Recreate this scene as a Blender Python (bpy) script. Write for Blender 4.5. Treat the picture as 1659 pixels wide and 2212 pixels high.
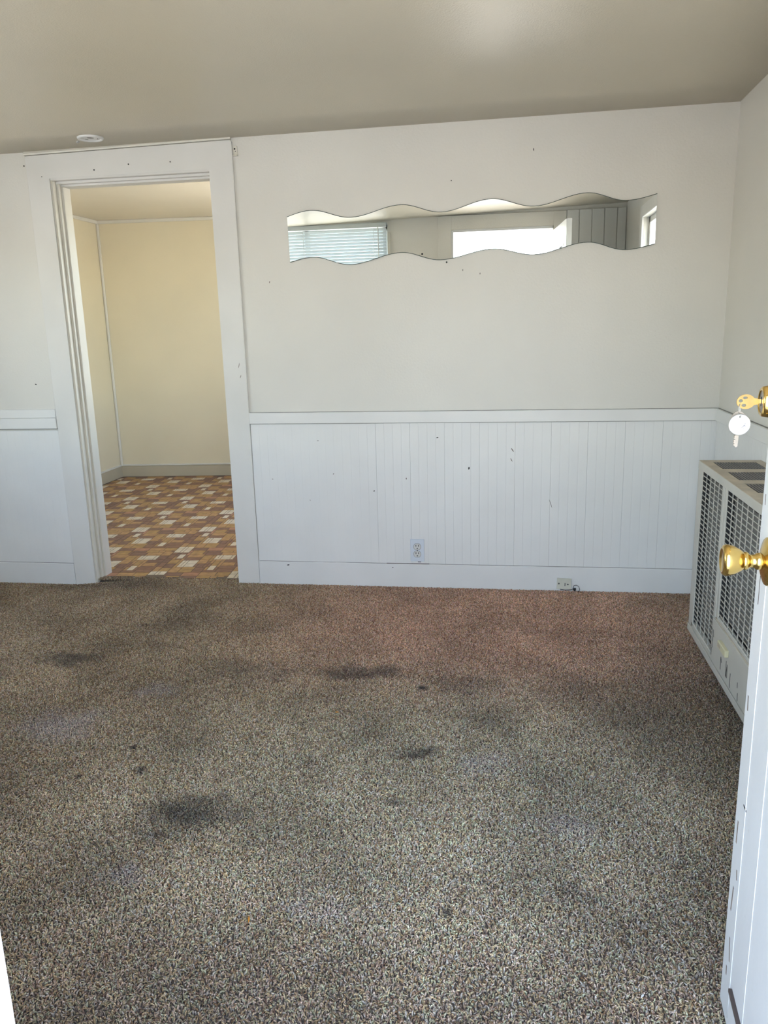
import bpy, bmesh, math, random
from mathutils import Vector, Matrix, noise

for o in list(bpy.data.objects):
    bpy.data.objects.remove(o, do_unlink=True)
scene = bpy.context.scene
C = scene.collection
rnd = random.Random(7)

# ------------------------------------------------------------------ camera
CAM_LOC = Vector((0.0, -4.198, 1.438))
YAW, PITCH, ROLL, FPX = 0.15697, 0.23186, -0.02662, 1700.5
_f = Vector((-math.sin(YAW) * math.cos(PITCH), math.cos(YAW) * math.cos(PITCH), -math.sin(PITCH)))
_r = Vector((math.cos(YAW), math.sin(YAW), 0))
_u = _r.cross(_f)
_R = _r * math.cos(ROLL) + _u * math.sin(ROLL)
_U = _u * math.cos(ROLL) - _r * math.sin(ROLL)
cam = bpy.data.cameras.new('camera')
cam.sensor_fit = 'VERTICAL'
cam.sensor_height = 36.0
cam.sensor_width = 27.0
cam.lens = FPX / 2212 * 36.0
cam.clip_start = 0.02
cam.clip_end = 300
camo = bpy.data.objects.new('camera', cam)
C.objects.link(camo)
m = Matrix((( _R.x, _U.x, -_f.x, CAM_LOC.x), (_R.y, _U.y, -_f.y, CAM_LOC.y), (_R.z, _U.z, -_f.z, CAM_LOC.z), (0, 0, 0, 1)))
camo.matrix_world = m
scene.camera = camo

# ------------------------------------------------------------------ sky, sun, exposure
SKY_STRENGTH = 1.0
SUN_ENERGY = 14.0
EXPOSURE = 1.00
scene.view_settings.view_transform = 'Standard'
scene.view_settings.look = 'None'
scene.view_settings.gamma = 1.0
scene.view_settings.use_curve_mapping = False
scene.view_settings.exposure = EXPOSURE
scene.cycles.max_bounces = 8
scene.cycles.diffuse_bounces = 3

w = bpy.data.worlds.new('sky')
scene.world = w
w.use_nodes = True
nt = w.node_tree
bg = nt.nodes['Background']
sky = nt.nodes.new('ShaderNodeTexSky')
sky.sky_type = 'NISHITA'
sky.sun_disc = False
sky.sun_elevation = math.radians(72)
sky.sun_rotation = math.radians(0)
sky.air_density = 1.0
sky.dust_density = 1.0
sky.ozone_density = 1.0
tint = nt.nodes.new('ShaderNodeMix')
tint.data_type = 'RGBA'
tint.blend_type = 'MULTIPLY'
tint.inputs[0].default_value = 1.0
tint.inputs[7].default_value = (1.05, 0.985, 0.94, 1)      # the camera's white balance for the whole sky
nt.links.new(sky.outputs[0], tint.inputs[6])
nt.links.new(tint.outputs[2], bg.inputs[0])
bg.inputs[1].default_value = SKY_STRENGTH

sun = bpy.data.lights.new('sun', 'SUN')
sun.energy = SUN_ENERGY
sun.color = (1.0, 0.93, 0.80)
sun.angle = math.radians(0.55)
suno = bpy.data.objects.new('sun', sun)
C.objects.link(suno)
# the sun stands high behind the house: none of it reaches the carpet
suno.rotation_euler = Vector((0.03, -0.27, -0.96)).to_track_quat('-Z', 'Y').to_euler()
suno.location = (-6, 1, 9)


def portal(name, loc, sx, sy, direction):
    l = bpy.data.lights.new(name, 'AREA')
    l.shape = 'RECTANGLE'
    l.size, l.size_y = sx, sy
    l.energy = 1.0
    l.cycles.is_portal = True
    o = bpy.data.objects.new(name, l)
    C.objects.link(o)
    o.location = loc
    o.rotation_euler = Vector(direction).to_track_quat('-Z', 'Y').to_euler()


portal('sky_portal_entry', (-0.053, -3.78, 1.14), 0.92, 2.28, (0, 1, 0))
portal('sky_portal_front_window', (-1.85, -3.78, 1.65), 1.4, 1.4, (0, 1, 0))
portal('sky_portal_side_window', (1.24, -2.285, 1.62), 0.67, 1.2, (-1, 0, 0))
portal('sky_portal_kitchen', (-1.11, 1.725, 1.575), 1.65, 1.45, (-1, 0, 0))
portal('sky_portal_left_window', (-3.77, -2.10, 1.475), 1.8, 1.25, (1, 0, 0))

# ------------------------------------------------------------------ materials
MATS = {}


def newmat(name):
    mt = bpy.data.materials.new(name)
    mt.use_nodes = True
    MATS[name] = mt
    t = mt.node_tree
    return mt, t, t.nodes['Principled BSDF']


def N(t, kind, **kw):
    n = t.nodes.new(kind)
    for k, v in kw.items():
        setattr(n, k, v)
    return n


def paint(name, col, rough=0.5, var=0.06, scale=2.5, bump=0.15, bscale=260.0, bdist=0.0006, metallic=0.0, spec=0.5, spots=0.0, coords='Object'):
    mt, t, p = newmat(name)
    tc = N(t, 'ShaderNodeTexCoord')
    geo = N(t, 'ShaderNodeNewGeometry')
    n1 = N(t, 'ShaderNodeTexNoise')
    n1.inputs['Scale'].default_value = scale
    n1.inputs['Detail'].default_value = 2
    t.links.new(geo.outputs['Position'], n1.inputs['Vector'])
    ramp = N(t, 'ShaderNodeMapRange')
    ramp.inputs['From Min'].default_value = 0.3
    ramp.inputs['From Max'].default_value = 0.7
    ramp.inputs['To Min'].default_value = 1.0 - var
    ramp.inputs['To Max'].default_value = 1.0 + var * 0.4
    t.links.new(n1.outputs['Fac'], ramp.inputs['Value'])
    mul = N(t, 'ShaderNodeMix', data_type='RGBA', blend_type='MULTIPLY')
    mul.inputs[0].default_value = 1.0
    mul.inputs[6].default_value = (*col, 1)
    t.links.new(ramp.outputs[0], mul.inputs[7])
    out = mul.outputs[2]
    if spots > 0:
        n3 = N(t, 'ShaderNodeTexNoise')
        n3.inputs['Scale'].default_value = 38
        n3.inputs['Detail'].default_value = 3
        t.links.new(geo.outputs['Position'], n3.inputs['Vector'])
        r3 = N(t, 'ShaderNodeMapRange')
        r3.inputs['From Min'].default_value = 0.70
        r3.inputs['From Max'].default_value = 0.80
        r3.inputs['To Max'].default_value = spots
        t.links.new(n3.outputs['Fac'], r3.inputs['Value'])
        mx = N(t, 'ShaderNodeMix', data_type='RGBA')
        mx.inputs[7].default_value = (col[0] * .45, col[1] * .4, col[2] * .35, 1)
        t.links.new(r3.outputs[0], mx.inputs[0])
        t.links.new(out, mx.inputs[6])
        out = mx.outputs[2]
    t.links.new(out, p.inputs['Base Color'])
    p.inputs['Roughness'].default_value = rough
    p.inputs['Metallic'].default_value = metallic
    p.inputs['Specular IOR Level'].default_value = spec
    if bump > 0:
        n2 = N(t, 'ShaderNodeTexNoise')
        n2.inputs['Scale'].default_value = bscale
        n2.inputs['Detail'].default_value = 1
        t.links.new(geo.outputs['Position'], n2.inputs['Vector'])
        b = N(t, 'ShaderNodeBump')
        b.inputs['Strength'].default_value = bump
        b.inputs['Distance'].default_value = bdist
        t.links.new(n2.outputs['Fac'], b.inputs['Height'])
        t.links.new(b.outputs[0], p.inputs['Normal'])
    return mt


paint('wall_paint', (0.80, 0.768, 0.698), 0.45, 0.05, 1.6, 0.5, 90, 0.0015)
paint('trim_paint', (0.865, 0.85, 0.815), 0.38, 0.05, 3.0, 0.35, 45, 0.0010, spots=0.0)
paint('casing_paint', (0.815, 0.79, 0.74), 0.50, 0.05, 3.0, 0.35, 45, 0.0010)
paint('board_paint', (0.875, 0.86, 0.825), 0.40, 0.04, 3.0, 0.3, 60, 0.0008)
paint('ceiling_paint', (0.67, 0.60, 0.465), 0.34, 0.05, 1.2, 0.6, 170, 0.0012)
paint('kitchen_paint', (0.83, 0.73, 0.52), 0.45, 0.05, 1.5, 0.3, 90, 0.0010)
paint('kitchen_trim', (0.80, 0.76, 0.66), 0.40, 0.04, 3.0, 0.2, 60, 0.0008)
paint('kitchen_ceiling', (0.84, 0.76, 0.62), 0.40, 0.04, 1.5, 0.4, 170, 0.0010)
paint('cove_base', (0.56, 0.49, 0.35), 0.5, 0.06, 4.0, 0.1, 60, 0.0005)
paint('door_paint', (0.80, 0.80, 0.79), 0.35, 0.05, 4.0, 0.4, 40, 0.0012, spots=0.25)
paint('heater_enamel', (0.62, 0.59, 0.51), 0.38, 0.08, 5.0, 0.1, 200, 0.0003)
paint('heater_top_enamel', (0.60, 0.51, 0.38), 0.42, 0.22, 14.0, 0.1, 200, 0.0003, spots=0.5)
paint('heater_dark', (0.035, 0.033, 0.032), 0.6, 0.1, 5.0, 0)
paint('heater_back', (0.21, 0.195, 0.175), 0.5, 0.2, 9.0, 0)
paint('louver_metal', (0.16, 0.15, 0.145), 0.35, 0.2, 20.0, 0, metallic=0.4)
paint('brass', (0.83, 0.58, 0.19), 0.16, 0.12, 30.0, 0.06, 90, 0.0006, metallic=1.0)
paint('brass_key', (0.70, 0.46, 0.18), 0.32, 0.15, 60.0, 0.1, 200, 0.0003, metallic=1.0)
paint('steel', (0.62, 0.60, 0.56), 0.3, 0.1, 60.0, 0, metallic=1.0)
paint('nickel_key', (0.72, 0.64, 0.55), 0.33, 0.1, 60.0, 0, metallic=0.85)
paint('paper_tag', (0.86, 0.86, 0.84), 0.6, 0.03, 30.0, 0)
paint('pencil', (0.10, 0.10, 0.12), 0.7, 0.0, 1.0, 0)
paint('plate_white', (0.74, 0.78, 0.83), 0.28, 0.02, 6.0, 0)
paint('receptacle', (0.74, 0.73, 0.69), 0.3, 0.02, 6.0, 0)
paint('ivory', (0.74, 0.72, 0.60), 0.35, 0.06, 12.0, 0)
paint('ivory_knob', (0.72, 0.66, 0.42), 0.35, 0.06, 12.0, 0)
paint('black', (0.015, 0.014, 0.013), 0.6, 0.0, 1.0, 0)
paint('joint_shadow', (0.30, 0.28, 0.26), 0.8, 0.0, 1.0, 0)
paint('sweep', (0.085, 0.06, 0.05), 0.6, 0.1, 20, 0)
paint('scuff', (0.22, 0.17, 0.14), 0.7, 0.2, 60, 0)
paint('plastic_white', (0.82, 0.81, 0.78), 0.4, 0.03, 8.0, 0)
paint('blind', (0.62, 0.66, 0.65), 0.4, 0.03, 6.0, 0)
paint('leaf', (0.62, 0.25, 0.03), 0.5, 0.2, 80, 0)
paint('crumb', (0.8, 0.78, 0.72), 0.6, 0.1, 80, 0)
paint('concrete', (0.52, 0.49, 0.44), 0.8, 0.15, 1.5, 0.3, 60, 0.003)
paint('siding', (0.80, 0.79, 0.75), 0.6, 0.05, 2.0, 0.2, 30, 0.002)
paint('soffit', (0.74, 0.70, 0.60), 0.6, 0.05, 2.0, 0)
paint('grout', (0.10, 0.060, 0.040), 0.45, 0.1, 8.0, 0)
paint('vinyl_brown', (0.260, 0.125, 0.072), 0.5, 0.25, 30.0, 0.2, 300, 0.0004)
paint('vinyl_umber', (0.230, 0.115, 0.075), 0.5, 0.25, 30.0, 0.2, 300, 0.0004)
paint('vinyl_tan', (0.480, 0.265, 0.105), 0.5, 0.25, 30.0, 0.2, 300, 0.0004)
paint('vinyl_gold', (0.455, 0.265, 0.090), 0.5, 0.25, 30.0, 0.2, 300, 0.0004)
paint('vinyl_rose', (0.460, 0.220, 0.120), 0.5, 0.25, 30.0, 0.2, 300, 0.0004)
paint('vinyl_cream', (0.74, 0.635, 0.47), 0.5, 0.16, 30.0, 0.2, 300, 0.0004)
paint('backing', (0.16, 0.125, 0.10), 0.9, 0.2, 20, 0)

mt, t, p = newmat('mirror_silver')
p.inputs['Base Color'].default_value = (0.90, 0.92, 0.90, 1)
p.inputs['Metallic'].default_value = 1.0
p.inputs['Roughness'].default_value = 0.0
mt, t, p = newmat('mirror_edge')
p.inputs['Base Color'].default_value = (0.10, 0.13, 0.11, 1)
p.inputs['Roughness'].default_value = 0.2
mt, t, p = newmat('glass')          # thin window pane: clear, with a faint reflection
t.nodes.remove(p)
tr = N(t, 'ShaderNodeBsdfTransparent')
tr.inputs[0].default_value = (0.96, 0.975, 0.965, 1)
gl = N(t, 'ShaderNodeBsdfGlossy')
gl.inputs['Roughness'].default_value = 0.0
mx_ = N(t, 'ShaderNodeMixShader')
mx_.inputs[0].default_value = 0.04
t.links.new(tr.outputs[0], mx_.inputs[1])
t.links.new(gl.outputs[0], mx_.inputs[2])
t.links.new(mx_.outputs[0], t.nodes['Material Output'].inputs[0])

# carpet colour: random yarns, worn traffic zone with painted light, stains and painted shade at their places on the floor
DARK = [(-1.946, -1.135, 0.172, 0.08, .60), (-1.625, -0.962, 0.155, 0.071, .30), (-1.038, -1.186, 0.22, 0.138, .30), (-0.599, -1.154, 0.255, 0.075, .60),
        (-0.326, -1.269, 0.026, 0.021, .95), (-0.294, -1.761, 0.064, 0.062, .60), (-0.937, -2.166, 0.158, 0.098, .65), (-1.007, -2.277, 0.083, 0.047, .40),
        (-1.205, -1.972, 0.017, 0.027, .80), (-1.297, -1.837, 0.018, 0.017, .85), (-1.394, -2.035, 0.014, 0.015, .8), (-0.135, -2.514, 0.016, 0.019, .8),
        (-0.333, -2.061, 0.043, 0.025, .45), (0.183, -2.419, 0.07, 0.049, .35), (-1.653, -0.57, 0.171, 0.3, .30), (-0.045, -1.533, 0.118, 0.09, .35),
        (-0.145, -1.234, 0.168, 0.132, .35), 
        (-2.256, -0.060, 0.40, 0.113, .40), (0.70, -1.35, 0.50, 0.65, .30), (-0.75, -2.95, 0.95, 0.36, .20)]  # heater-side ellipse: shade painted into the colour; nearest one: broad darker zone
LIGHT = [(-1.649, -1.716, 0.16, 0.129, .26), (-1.034, -2.484, 0.076, 0.04, .24), (-1.404, -1.4, 0.097, 0.068, .2), (0.181, -2.108, 0.101, 0.065, .2),
         (-0.071, -1.791, 0.108, 0.09, .2), (-0.456, -2.537, 0.082, 0.059, .16)]


def carpet_material(name, shade):
    mt, t, p = newmat(name)
    L = t.links.new
    geo = N(t, 'ShaderNodeNewGeometry')
    oi = N(t, 'ShaderNodeAttribute', attribute_name='yarn')
    brk_ = N(t, 'ShaderNodeTexNoise')
    brk_.inputs['Scale'].default_value = 7.0
    brk_.inputs['Detail'].default_value = 0
    L(geo.outputs['Position'], brk_.inputs['Vector'])
    def mth(op, a_, b_):
        q = N(t, 'ShaderNodeMath', operation=op)
        for i_, v_ in enumerate((a_, b_)):
            if isinstance(v_, (int, float)):
                q.inputs[i_].default_value = v_
            else:
                L(v_, q.inputs[i_])
        return q.outputs[0]
    rnd1 = mth('FRACT', mth('ADD', oi.outputs['Fac'], mth('MULTIPLY', brk_.outputs['Fac'], 1.7)), 0)
    rnd2 = mth('FRACT', mth('MULTIPLY', oi.outputs['Fac'], 37.7), 0)
    # warped floor position
    nz = N(t, 'ShaderNodeTexNoise')
    nz.inputs['Scale'].default_value = 9.0
    nz.inputs['Detail'].default_value = 2
    L(geo.outputs['Position'], nz.inputs['Vector'])
    sub = N(t, 'ShaderNodeVectorMath', operation='SUBTRACT')
    sub.inputs[1].default_value = (0.5, 0.5, 0.5)
    L(nz.outputs['Color'], sub.inputs[0])
    sc = N(t, 'ShaderNodeVectorMath', operation='SCALE')
    sc.inputs['Scale'].default_value = 0.22
    L(sub.outputs[0], sc.inputs[0])
    wp = N(t, 'ShaderNodeVectorMath', operation='ADD')
    L(geo.outputs['Position'], wp.inputs[0])
    L(sc.outputs[0], wp.inputs[1])

    def blob(cx, cy, rx, ry, amt, soft, warp=True):
        a = N(t, 'ShaderNodeVectorMath', operation='SUBTRACT')
        a.inputs[1].default_value = (cx, cy, 0)
        L(wp.outputs[0] if warp else geo.outputs['Position'], a.inputs[0])
        b = N(t, 'ShaderNodeVectorMath', operation='MULTIPLY')
        b.inputs[1].default_value = (1 / rx, 1 / ry, 0)
        L(a.outputs[0], b.inputs[0])
        c = N(t, 'ShaderNodeVectorMath', operation='LENGTH')
        L(b.outputs[0], c.inputs[0])
        d = N(t, 'ShaderNodeMapRange', interpolation_type='SMOOTHSTEP')
        d.inputs['From Min'].default_value = soft
        d.inputs['From Max'].default_value = 1.35
        d.inputs['To Min'].default_value = amt
        d.inputs['To Max'].default_value = 0.0
        L(c.outputs['Value'], d.inputs['Value'])
        return d.outputs[0]

    def chain(items):
        acc = None
        for it in items:
            small = it[2] < 0.05
            bsock = blob(*it[:5], 0.2, not small)
            if acc is None:
                acc = bsock
            else:
                mx = N(t, 'ShaderNodeMath', operation='MAXIMUM')
                L(acc, mx.inputs[0])
                L(bsock, mx.inputs[1])
                acc = mx.outputs[0]
        return acc

    # yarn colours
    cr = N(t, 'ShaderNodeValToRGB')
    e = cr.color_ramp.elements
    cols = [(0.0, (0.20, 0.140, 0.105)), (0.22, (0.30, 0.235, 0.18)), (0.45, (0.38, 0.325, 0.255)), (0.68, (0.45, 0.405, 0.33)), (0.86, (0.53, 0.49, 0.415)), (1.0, (0.62, 0.575, 0.50))]
    e[0].position, e[0].color = cols[0][0], (*cols[0][1], 1)
    e[1].position, e[1].color = cols[-1][0], (*cols[-1][1], 1)
    for pos, cc in cols[1:-1]:
        ne = e.new(pos)
        ne.color = (*cc, 1)
    L(rnd1, cr.inputs[0])
    hue = N(t, 'ShaderNodeValToRGB')
    hue.color_ramp.interpolation = 'CONSTANT'
    he = hue.color_ramp.elements
    he[0].position, he[0].color = 0.0, (1.08, 0.95, 0.98, 1)
    he[1].position, he[1].color = 0.75, (1.10, 0.99, 0.80, 1)
    h2 = he.new(0.25); h2.color = (0.94, 1.04, 0.93, 1)
    h3 = he.new(0.5); h3.color = (0.97, 0.99, 1.10, 1)
    L(rnd2, hue.inputs[0])
    yc = N(t, 'ShaderNodeMix', data_type='RGBA', blend_type='MULTIPLY')
    yc.inputs[0].default_value = 1.0
    L(cr.outputs[0], yc.inputs[6])
    L(hue.outputs[0], yc.inputs[7])
    # soiled tan yarn everywhere, red-brown where it was never walked on, greyed in the traffic lane, its brightness partly painted light
    def toned(rgb):
        q = N(t, 'ShaderNodeMix', data_type='RGBA', blend_type='MULTIPLY')
        q.inputs[0].default_value = 1.0
        L(yc.outputs[2], q.inputs[6])
        q.inputs[7].default_value = (*rgb, 1)
        return q.outputs[2]

    z0 = N(t, 'ShaderNodeMix', data_type='RGBA')
    L(blob(-0.05, -0.45, 1.20, 1.0, 1.0, 0.3), z0.inputs[0])
    L(toned((1.08, 0.95, 0.79)), z0.inputs[6])
    L(toned((1.62, 1.19, 1.05)), z0.inputs[7])
    zone = N(t, 'ShaderNodeMix', data_type='RGBA')
    L(blob(-0.25, -2.05, 1.20, 0.85, 1.0, 0.25), zone.inputs[0])
    L(z0.outputs[2], zone.inputs[6])
    L(toned((1.27, 1.25, 1.10)), zone.inputs[7])
    lt = N(t, 'ShaderNodeMix', data_type='RGBA')
    L(chain(LIGHT), lt.inputs[0])
    L(zone.outputs[2], lt.inputs[6])
    lt.inputs[7].default_value = (0.62, 0.57, 0.62, 1)
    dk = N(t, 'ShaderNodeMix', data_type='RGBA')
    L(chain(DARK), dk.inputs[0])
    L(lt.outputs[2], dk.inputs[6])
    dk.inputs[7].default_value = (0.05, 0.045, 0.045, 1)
    # broad dirt
    nd = N(t, 'ShaderNodeTexNoise')
    nd.inputs['Scale'].default_value = 2.6
    nd.inputs['Detail'].default_value = 2
    L(geo.outputs['Position'], nd.inputs['Vector'])
    rd = N(t, 'ShaderNodeMapRange')
    rd.inputs['From Min'].default_value = 0.3
    rd.inputs['From Max'].default_value = 0.7
    rd.inputs['To Min'].default_value = 0.74 * shade
    rd.inputs['To Max'].default_value = 1.16 * shade
    L(nd.outputs['Fac'], rd.inputs['Value'])
    fib = N(t, 'ShaderNodeTexNoise')
    fib.inputs['Scale'].default_value = 520.0
    fib.inputs['Detail'].default_value = 0
    L(geo.outputs['Position'], fib.inputs['Vector'])
    fr2 = N(t, 'ShaderNodeMapRange')
    fr2.inputs['From Min'].default_value = 0.30
    fr2.inputs['From Max'].default_value = 0.70
    fr2.inputs['To Min'].default_value = 0.55
    fr2.inputs['To Max'].default_value = 1.45
    L(fib.outputs['Fac'], fr2.inputs['Value'])
    fin = N(t, 'ShaderNodeMix', data_type='RGBA', blend_type='MULTIPLY')
    fin.inputs[0].default_value = 1.0
    L(dk.outputs[2], fin.inputs[6])
    L(mth('MULTIPLY', rd.outputs[0], fr2.outputs[0]), fin.inputs[7])
    L(fin.outputs[2], p.inputs['Base Color'])
    p.inputs['Roughness'].default_value = 0.9
    p.inputs['Specular IOR Level'].default_value = 0.15
    return mt


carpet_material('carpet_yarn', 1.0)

# ------------------------------------------------------------------ mesh helpers


def tag(o, label=None, cat=None, group=None, kind=None):
    if label:
        o['label'] = label
    if cat:
        o['category'] = cat
    if group:
        o['group'] = group
    if kind:
        o['kind'] = kind
    return o


def link(name, me, mat=None, parent=None, loc=None):
    o = bpy.data.objects.new(name, me)
    C.objects.link(o)
    if mat is not None and me is not None and len(me.materials) == 0:
        for mm in (mat if isinstance(mat, (list, tuple)) else [mat]):
            me.materials.append(MATS[mm])
    if loc is not None:
        o.location = loc
    if parent is not None:
        o.parent = parent
    return o


def empty(name, loc=(0, 0, 0), rz=0.0):
    o = bpy.data.objects.new(name, None)
    o.empty_display_size = 0.05
    C.objects.link(o)
    o.location = loc
    o.rotation_euler = (0, 0, rz)
    return o


def bbox_into(bm, a, b, mi=0):
    x0, y0, z0 = a
    x1, y1, z1 = b
    if x0 > x1: x0, x1 = x1, x0
    if y0 > y1: y0, y1 = y1, y0
    if z0 > z1: z0, z1 = z1, z0
    v = [bm.verts.new(c) for c in ((x0, y0, z0), (x1, y0, z0), (x1, y1, z0), (x0, y1, z0), (x0, y0, z1), (x1, y0, z1), (x1, y1, z1), (x0, y1, z1))]
    fs = []
    for q in ((0, 3, 2, 1), (4, 5, 6, 7), (0, 1, 5, 4), (1, 2, 6, 5), (2, 3, 7, 6), (3, 0, 4, 7)):
        f = bm.faces.new([v[i] for i in q])
        f.material_index = mi
        fs.append(f)
    return v, fs


def done(bm, name, smooth=False):
    me = bpy.data.meshes.new(name)
    bmesh.ops.recalc_face_normals(bm, faces=bm.faces)
    bm.to_mesh(me)
    bm.free()
    if smooth:
        for f in me.polygons:
            f.use_smooth = True
    return me


def box(name, a, b, mat, parent=None, bevel=0.0, seg=1):
    bm = bmesh.new()
    bbox_into(bm, a, b)
    if bevel > 0:
        bmesh.ops.bevel(bm, geom=list(bm.edges), offset=bevel, segments=seg, affect='EDGES', profile=0.7)
    return link(name, done(bm, name), mat, parent)


def boxes(name, lst, mat, parent=None, bevel=0.0):
    bm = bmesh.new()
    for it in lst:
        bbox_into(bm, it[0], it[1], it[2] if len(it) > 2 else 0)
    if bevel > 0:
        bmesh.ops.bevel(bm, geom=list(bm.edges), offset=bevel, segments=1, affect='EDGES')
    return link(name, done(bm, name), mat, parent)


def lathe(name, prof, axis, mat, parent=None, seg=32, origin=(0, 0, 0), smooth=True, scale_a=1.0, scale_b=1.0):
    """prof: (distance along axis, radius). axis: unit vector."""
    ax = Vector(axis).normalized()
    s = Vector((0, 0, 1)) if abs(ax.z) < 0.9 else Vector((0, 1, 0))
    u = s.cross(ax).normalized()
    v = ax.cross(u)
    bm = bmesh.new()
    rings = []
    for d, r in prof:
        if r < 1e-6:
            rings.append([bm.verts.new(Vector(origin) + ax * d)])
        else:
            rings.append([bm.verts.new(Vector(origin) + ax * d + u * (r * scale_a * math.cos(2 * math.pi * i / seg)) + v * (r * scale_b * math.sin(2 * math.pi * i / seg))) for i in range(seg)])
    for a, b in zip(rings[:-1], rings[1:]):
        for i in range(seg):
            j = (i + 1) % seg
            if len(a) == 1 and len(b) == 1:
                continue
            if len(a) == 1:
                bm.faces.new((a[0], b[i], b[j]))
            elif len(b) == 1:
                bm.faces.new((a[i], b[0], a[j]))
            else:
                bm.faces.new((a[i], b[i], b[j], a[j]))
    return link(name, done(bm, name, smooth), mat, parent)


def tube(name, pts, r, mat, parent=None, seg=8, closed=False):
    pts = [Vector(q) for q in pts]
    bm = bmesh.new()
    rings = []
    n = len(pts)
    up = Vector((0.31, 0.17, 0.93))
    for i, q in enumerate(pts):
        if closed:
            d = pts[(i + 1) % n] - pts[i - 1]
        else:
            d = pts[min(i + 1, n - 1)] - pts[max(i - 1, 0)]
        d.normalize()
        a = d.cross(up)
        if a.length < 1e-3:
            a = d.cross(Vector((1, 0, 0)))
        a.normalize()
        b = d.cross(a)
        rr = r(i / (n - 1)) if callable(r) else r
        rings.append([bm.verts.new(q + a * (rr * math.cos(2 * math.pi * k / seg)) + b * (rr * math.sin(2 * math.pi * k / seg))) for k in range(seg)])
    last = n if closed else n - 1
    for i in range(last):
        A, B = rings[i], rings[(i + 1) % n]
        for k in range(seg):
            j = (k + 1) % seg
            bm.faces.new((A[k], B[k], B[j], A[j]))
    if not closed:
        bm.faces.new(rings[0][::-1])
        bm.faces.new(rings[-1])
    return link(name, done(bm, name, True), mat, parent)


def prism(name, outline, y0, y1, mat, parent=None, holes=()):
    """outline in (x, z), extruded along y."""
    bm = bmesh.new()
    edges = []
    for loop in (outline,) + tuple(holes):
        vs = [bm.verts.new((x, y0, z)) for x, z in loop]
        for i in range(len(vs)):
            edges.append(bm.edges.new((vs[i], vs[(i + 1) % len(vs)])))
    bmesh.ops.triangle_fill(bm, use_beauty=True, use_dissolve=False, edges=edges)
    r = bmesh.ops.extrude_face_region(bm, geom=list(bm.faces))
    for v in r['geom']:
        if isinstance(v, bmesh.types.BMVert):
            v.co.y = y1
    return link(name, done(bm, name), mat, parent)


def struct(o, label):
    return tag(o, label, None, None, 'structure')


def sstruct(o, label, cat):
    return tag(o, label, cat, None, 'structure')


# ------------------------------------------------------------------ dimensions (metres)
XR, XL = 1.061, -3.60            # right and left wall faces
YF = -3.60                       # front wall face (the back wall face is y = 0)
DO_L, DO_R, DO_T = -2.426, -1.529, 2.252   # kitchen doorway
CAS_L, CAS_R = -2.552, -1.401    # outer edges of its casing
EN_L, EN_R, EN_T = -0.519, 0.412, 2.290    # entrance doorway


def ceil_z(x, y):
    return 2.4035 + 0.0052 * x - 0.0100 * y - 0.0060 * x * y


def floor_z(x):
    s = min(1.0, max(0.0, (-2.139 - x) / 0.40))
    return -0.002 - 0.034 * s


# ------------------------------------------------------------------ room shell
WT = 0.12
wall_back = boxes('wall_back', [((XL - .2, 0, -.12), (DO_L - .03, WT, 2.62)), ((DO_R + .03, 0, -.12), (XR + .15, WT, 2.62)), ((DO_L - .03, 0, DO_T + .03), (DO_R + .03, WT, 2.62))], 'wall_paint')
sstruct(wall_back, 'long off-white wall facing the entrance, with wavy mirror, wainscot and kitchen doorway', 'wall')

W2 = (-2.62, -1.95, 1.02, 2.22)   # side window: y0,y1,z0,z1
wall_right = boxes('wall_right', [((XR, W2[1], -.12), (XR + .15, 0, 2.62)), ((XR, YF - .15, -.12), (XR + .15, W2[0], 2.62)), ((XR, W2[0], -.12), (XR + .15, W2[1], W2[2])), ((XR, W2[0], W2[3]), (XR + .15, W2[1], 2.62))], 'wall_paint')
sstruct(wall_right, 'right-hand off-white wall that carries the heater', 'wall')
W4 = (-3.00, -1.20, 0.85, 2.10)
wall_left = boxes('wall_left', [((XL - .15, YF - .15, -.12), (XL, W4[0], 2.62)), ((XL - .15, W4[1], -.12), (XL, 0, 2.62)), ((XL - .15, W4[0], -.12), (XL, W4[1], W4[2])), ((XL - .15, W4[0], W4[3]), (XL, W4[1], 2.62))], 'wall_paint')
sstruct(wall_left, 'off-white wall with a window on the left, outside the picture', 'wall')
W1 = (-2.72, -1.13, 0.95, 2.380)   # front window x0,x1,z0,z1
wall_front = boxes('wall_front', [
    ((XL - .15, YF - .15, -.12), (W1[0], YF, 2.62)), ((W1[0], YF - .15, -.12), (W1[1], YF, W1[2])), ((W1[0], YF - .15, W1[3]), (W1[1], YF, 2.62)),
    ((W1[1], YF - .15, -.12), (EN_L, YF, 2.62)), ((EN_L, YF - .15, EN_T), (EN_R, YF, 2.62)), ((EN_R, YF - .15, -.12), (XR + .15, YF, 2.62))], 'wall_paint')
sstruct(wall_front, 'entrance wall behind the viewer, seen only in the wavy mirror', 'wall')

bm = bmesh.new()
cxs = [XL - .2 + (XR - XL + .4) * i / 10 for i in range(11)]
cys = [YF - .2 + (-YF + .26) * i / 10 for i in range(11)]
lo = [[bm.verts.new((x, y, ceil_z(x, y))) for x in cxs] for y in cys]
hi = [[bm.verts.new((x, y, ceil_z(x, y) + .15)) for x in cxs] for y in cys]
for j in range(10):
    for i in range(10):
        bm.faces.new((lo[j][i], lo[j + 1][i], lo[j + 1][i + 1], lo[j][i + 1]))
        bm.faces.new((hi[j][i], hi[j][i + 1], hi[j + 1][i + 1], hi[j + 1][i]))
for k in range(10):
    bm.faces.new((lo[0][k], lo[0][k + 1], hi[0][k + 1], hi[0][k]))
    bm.faces.new((lo[10][k], hi[10][k], hi[10][k + 1], lo[10][k + 1]))
    bm.faces.new((lo[k][0], hi[k][0], hi[k + 1][0], lo[k + 1][0]))
    bm.faces.new((lo[k][10], lo[k + 1][10], hi[k + 1][10], hi[k][10]))
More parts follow.
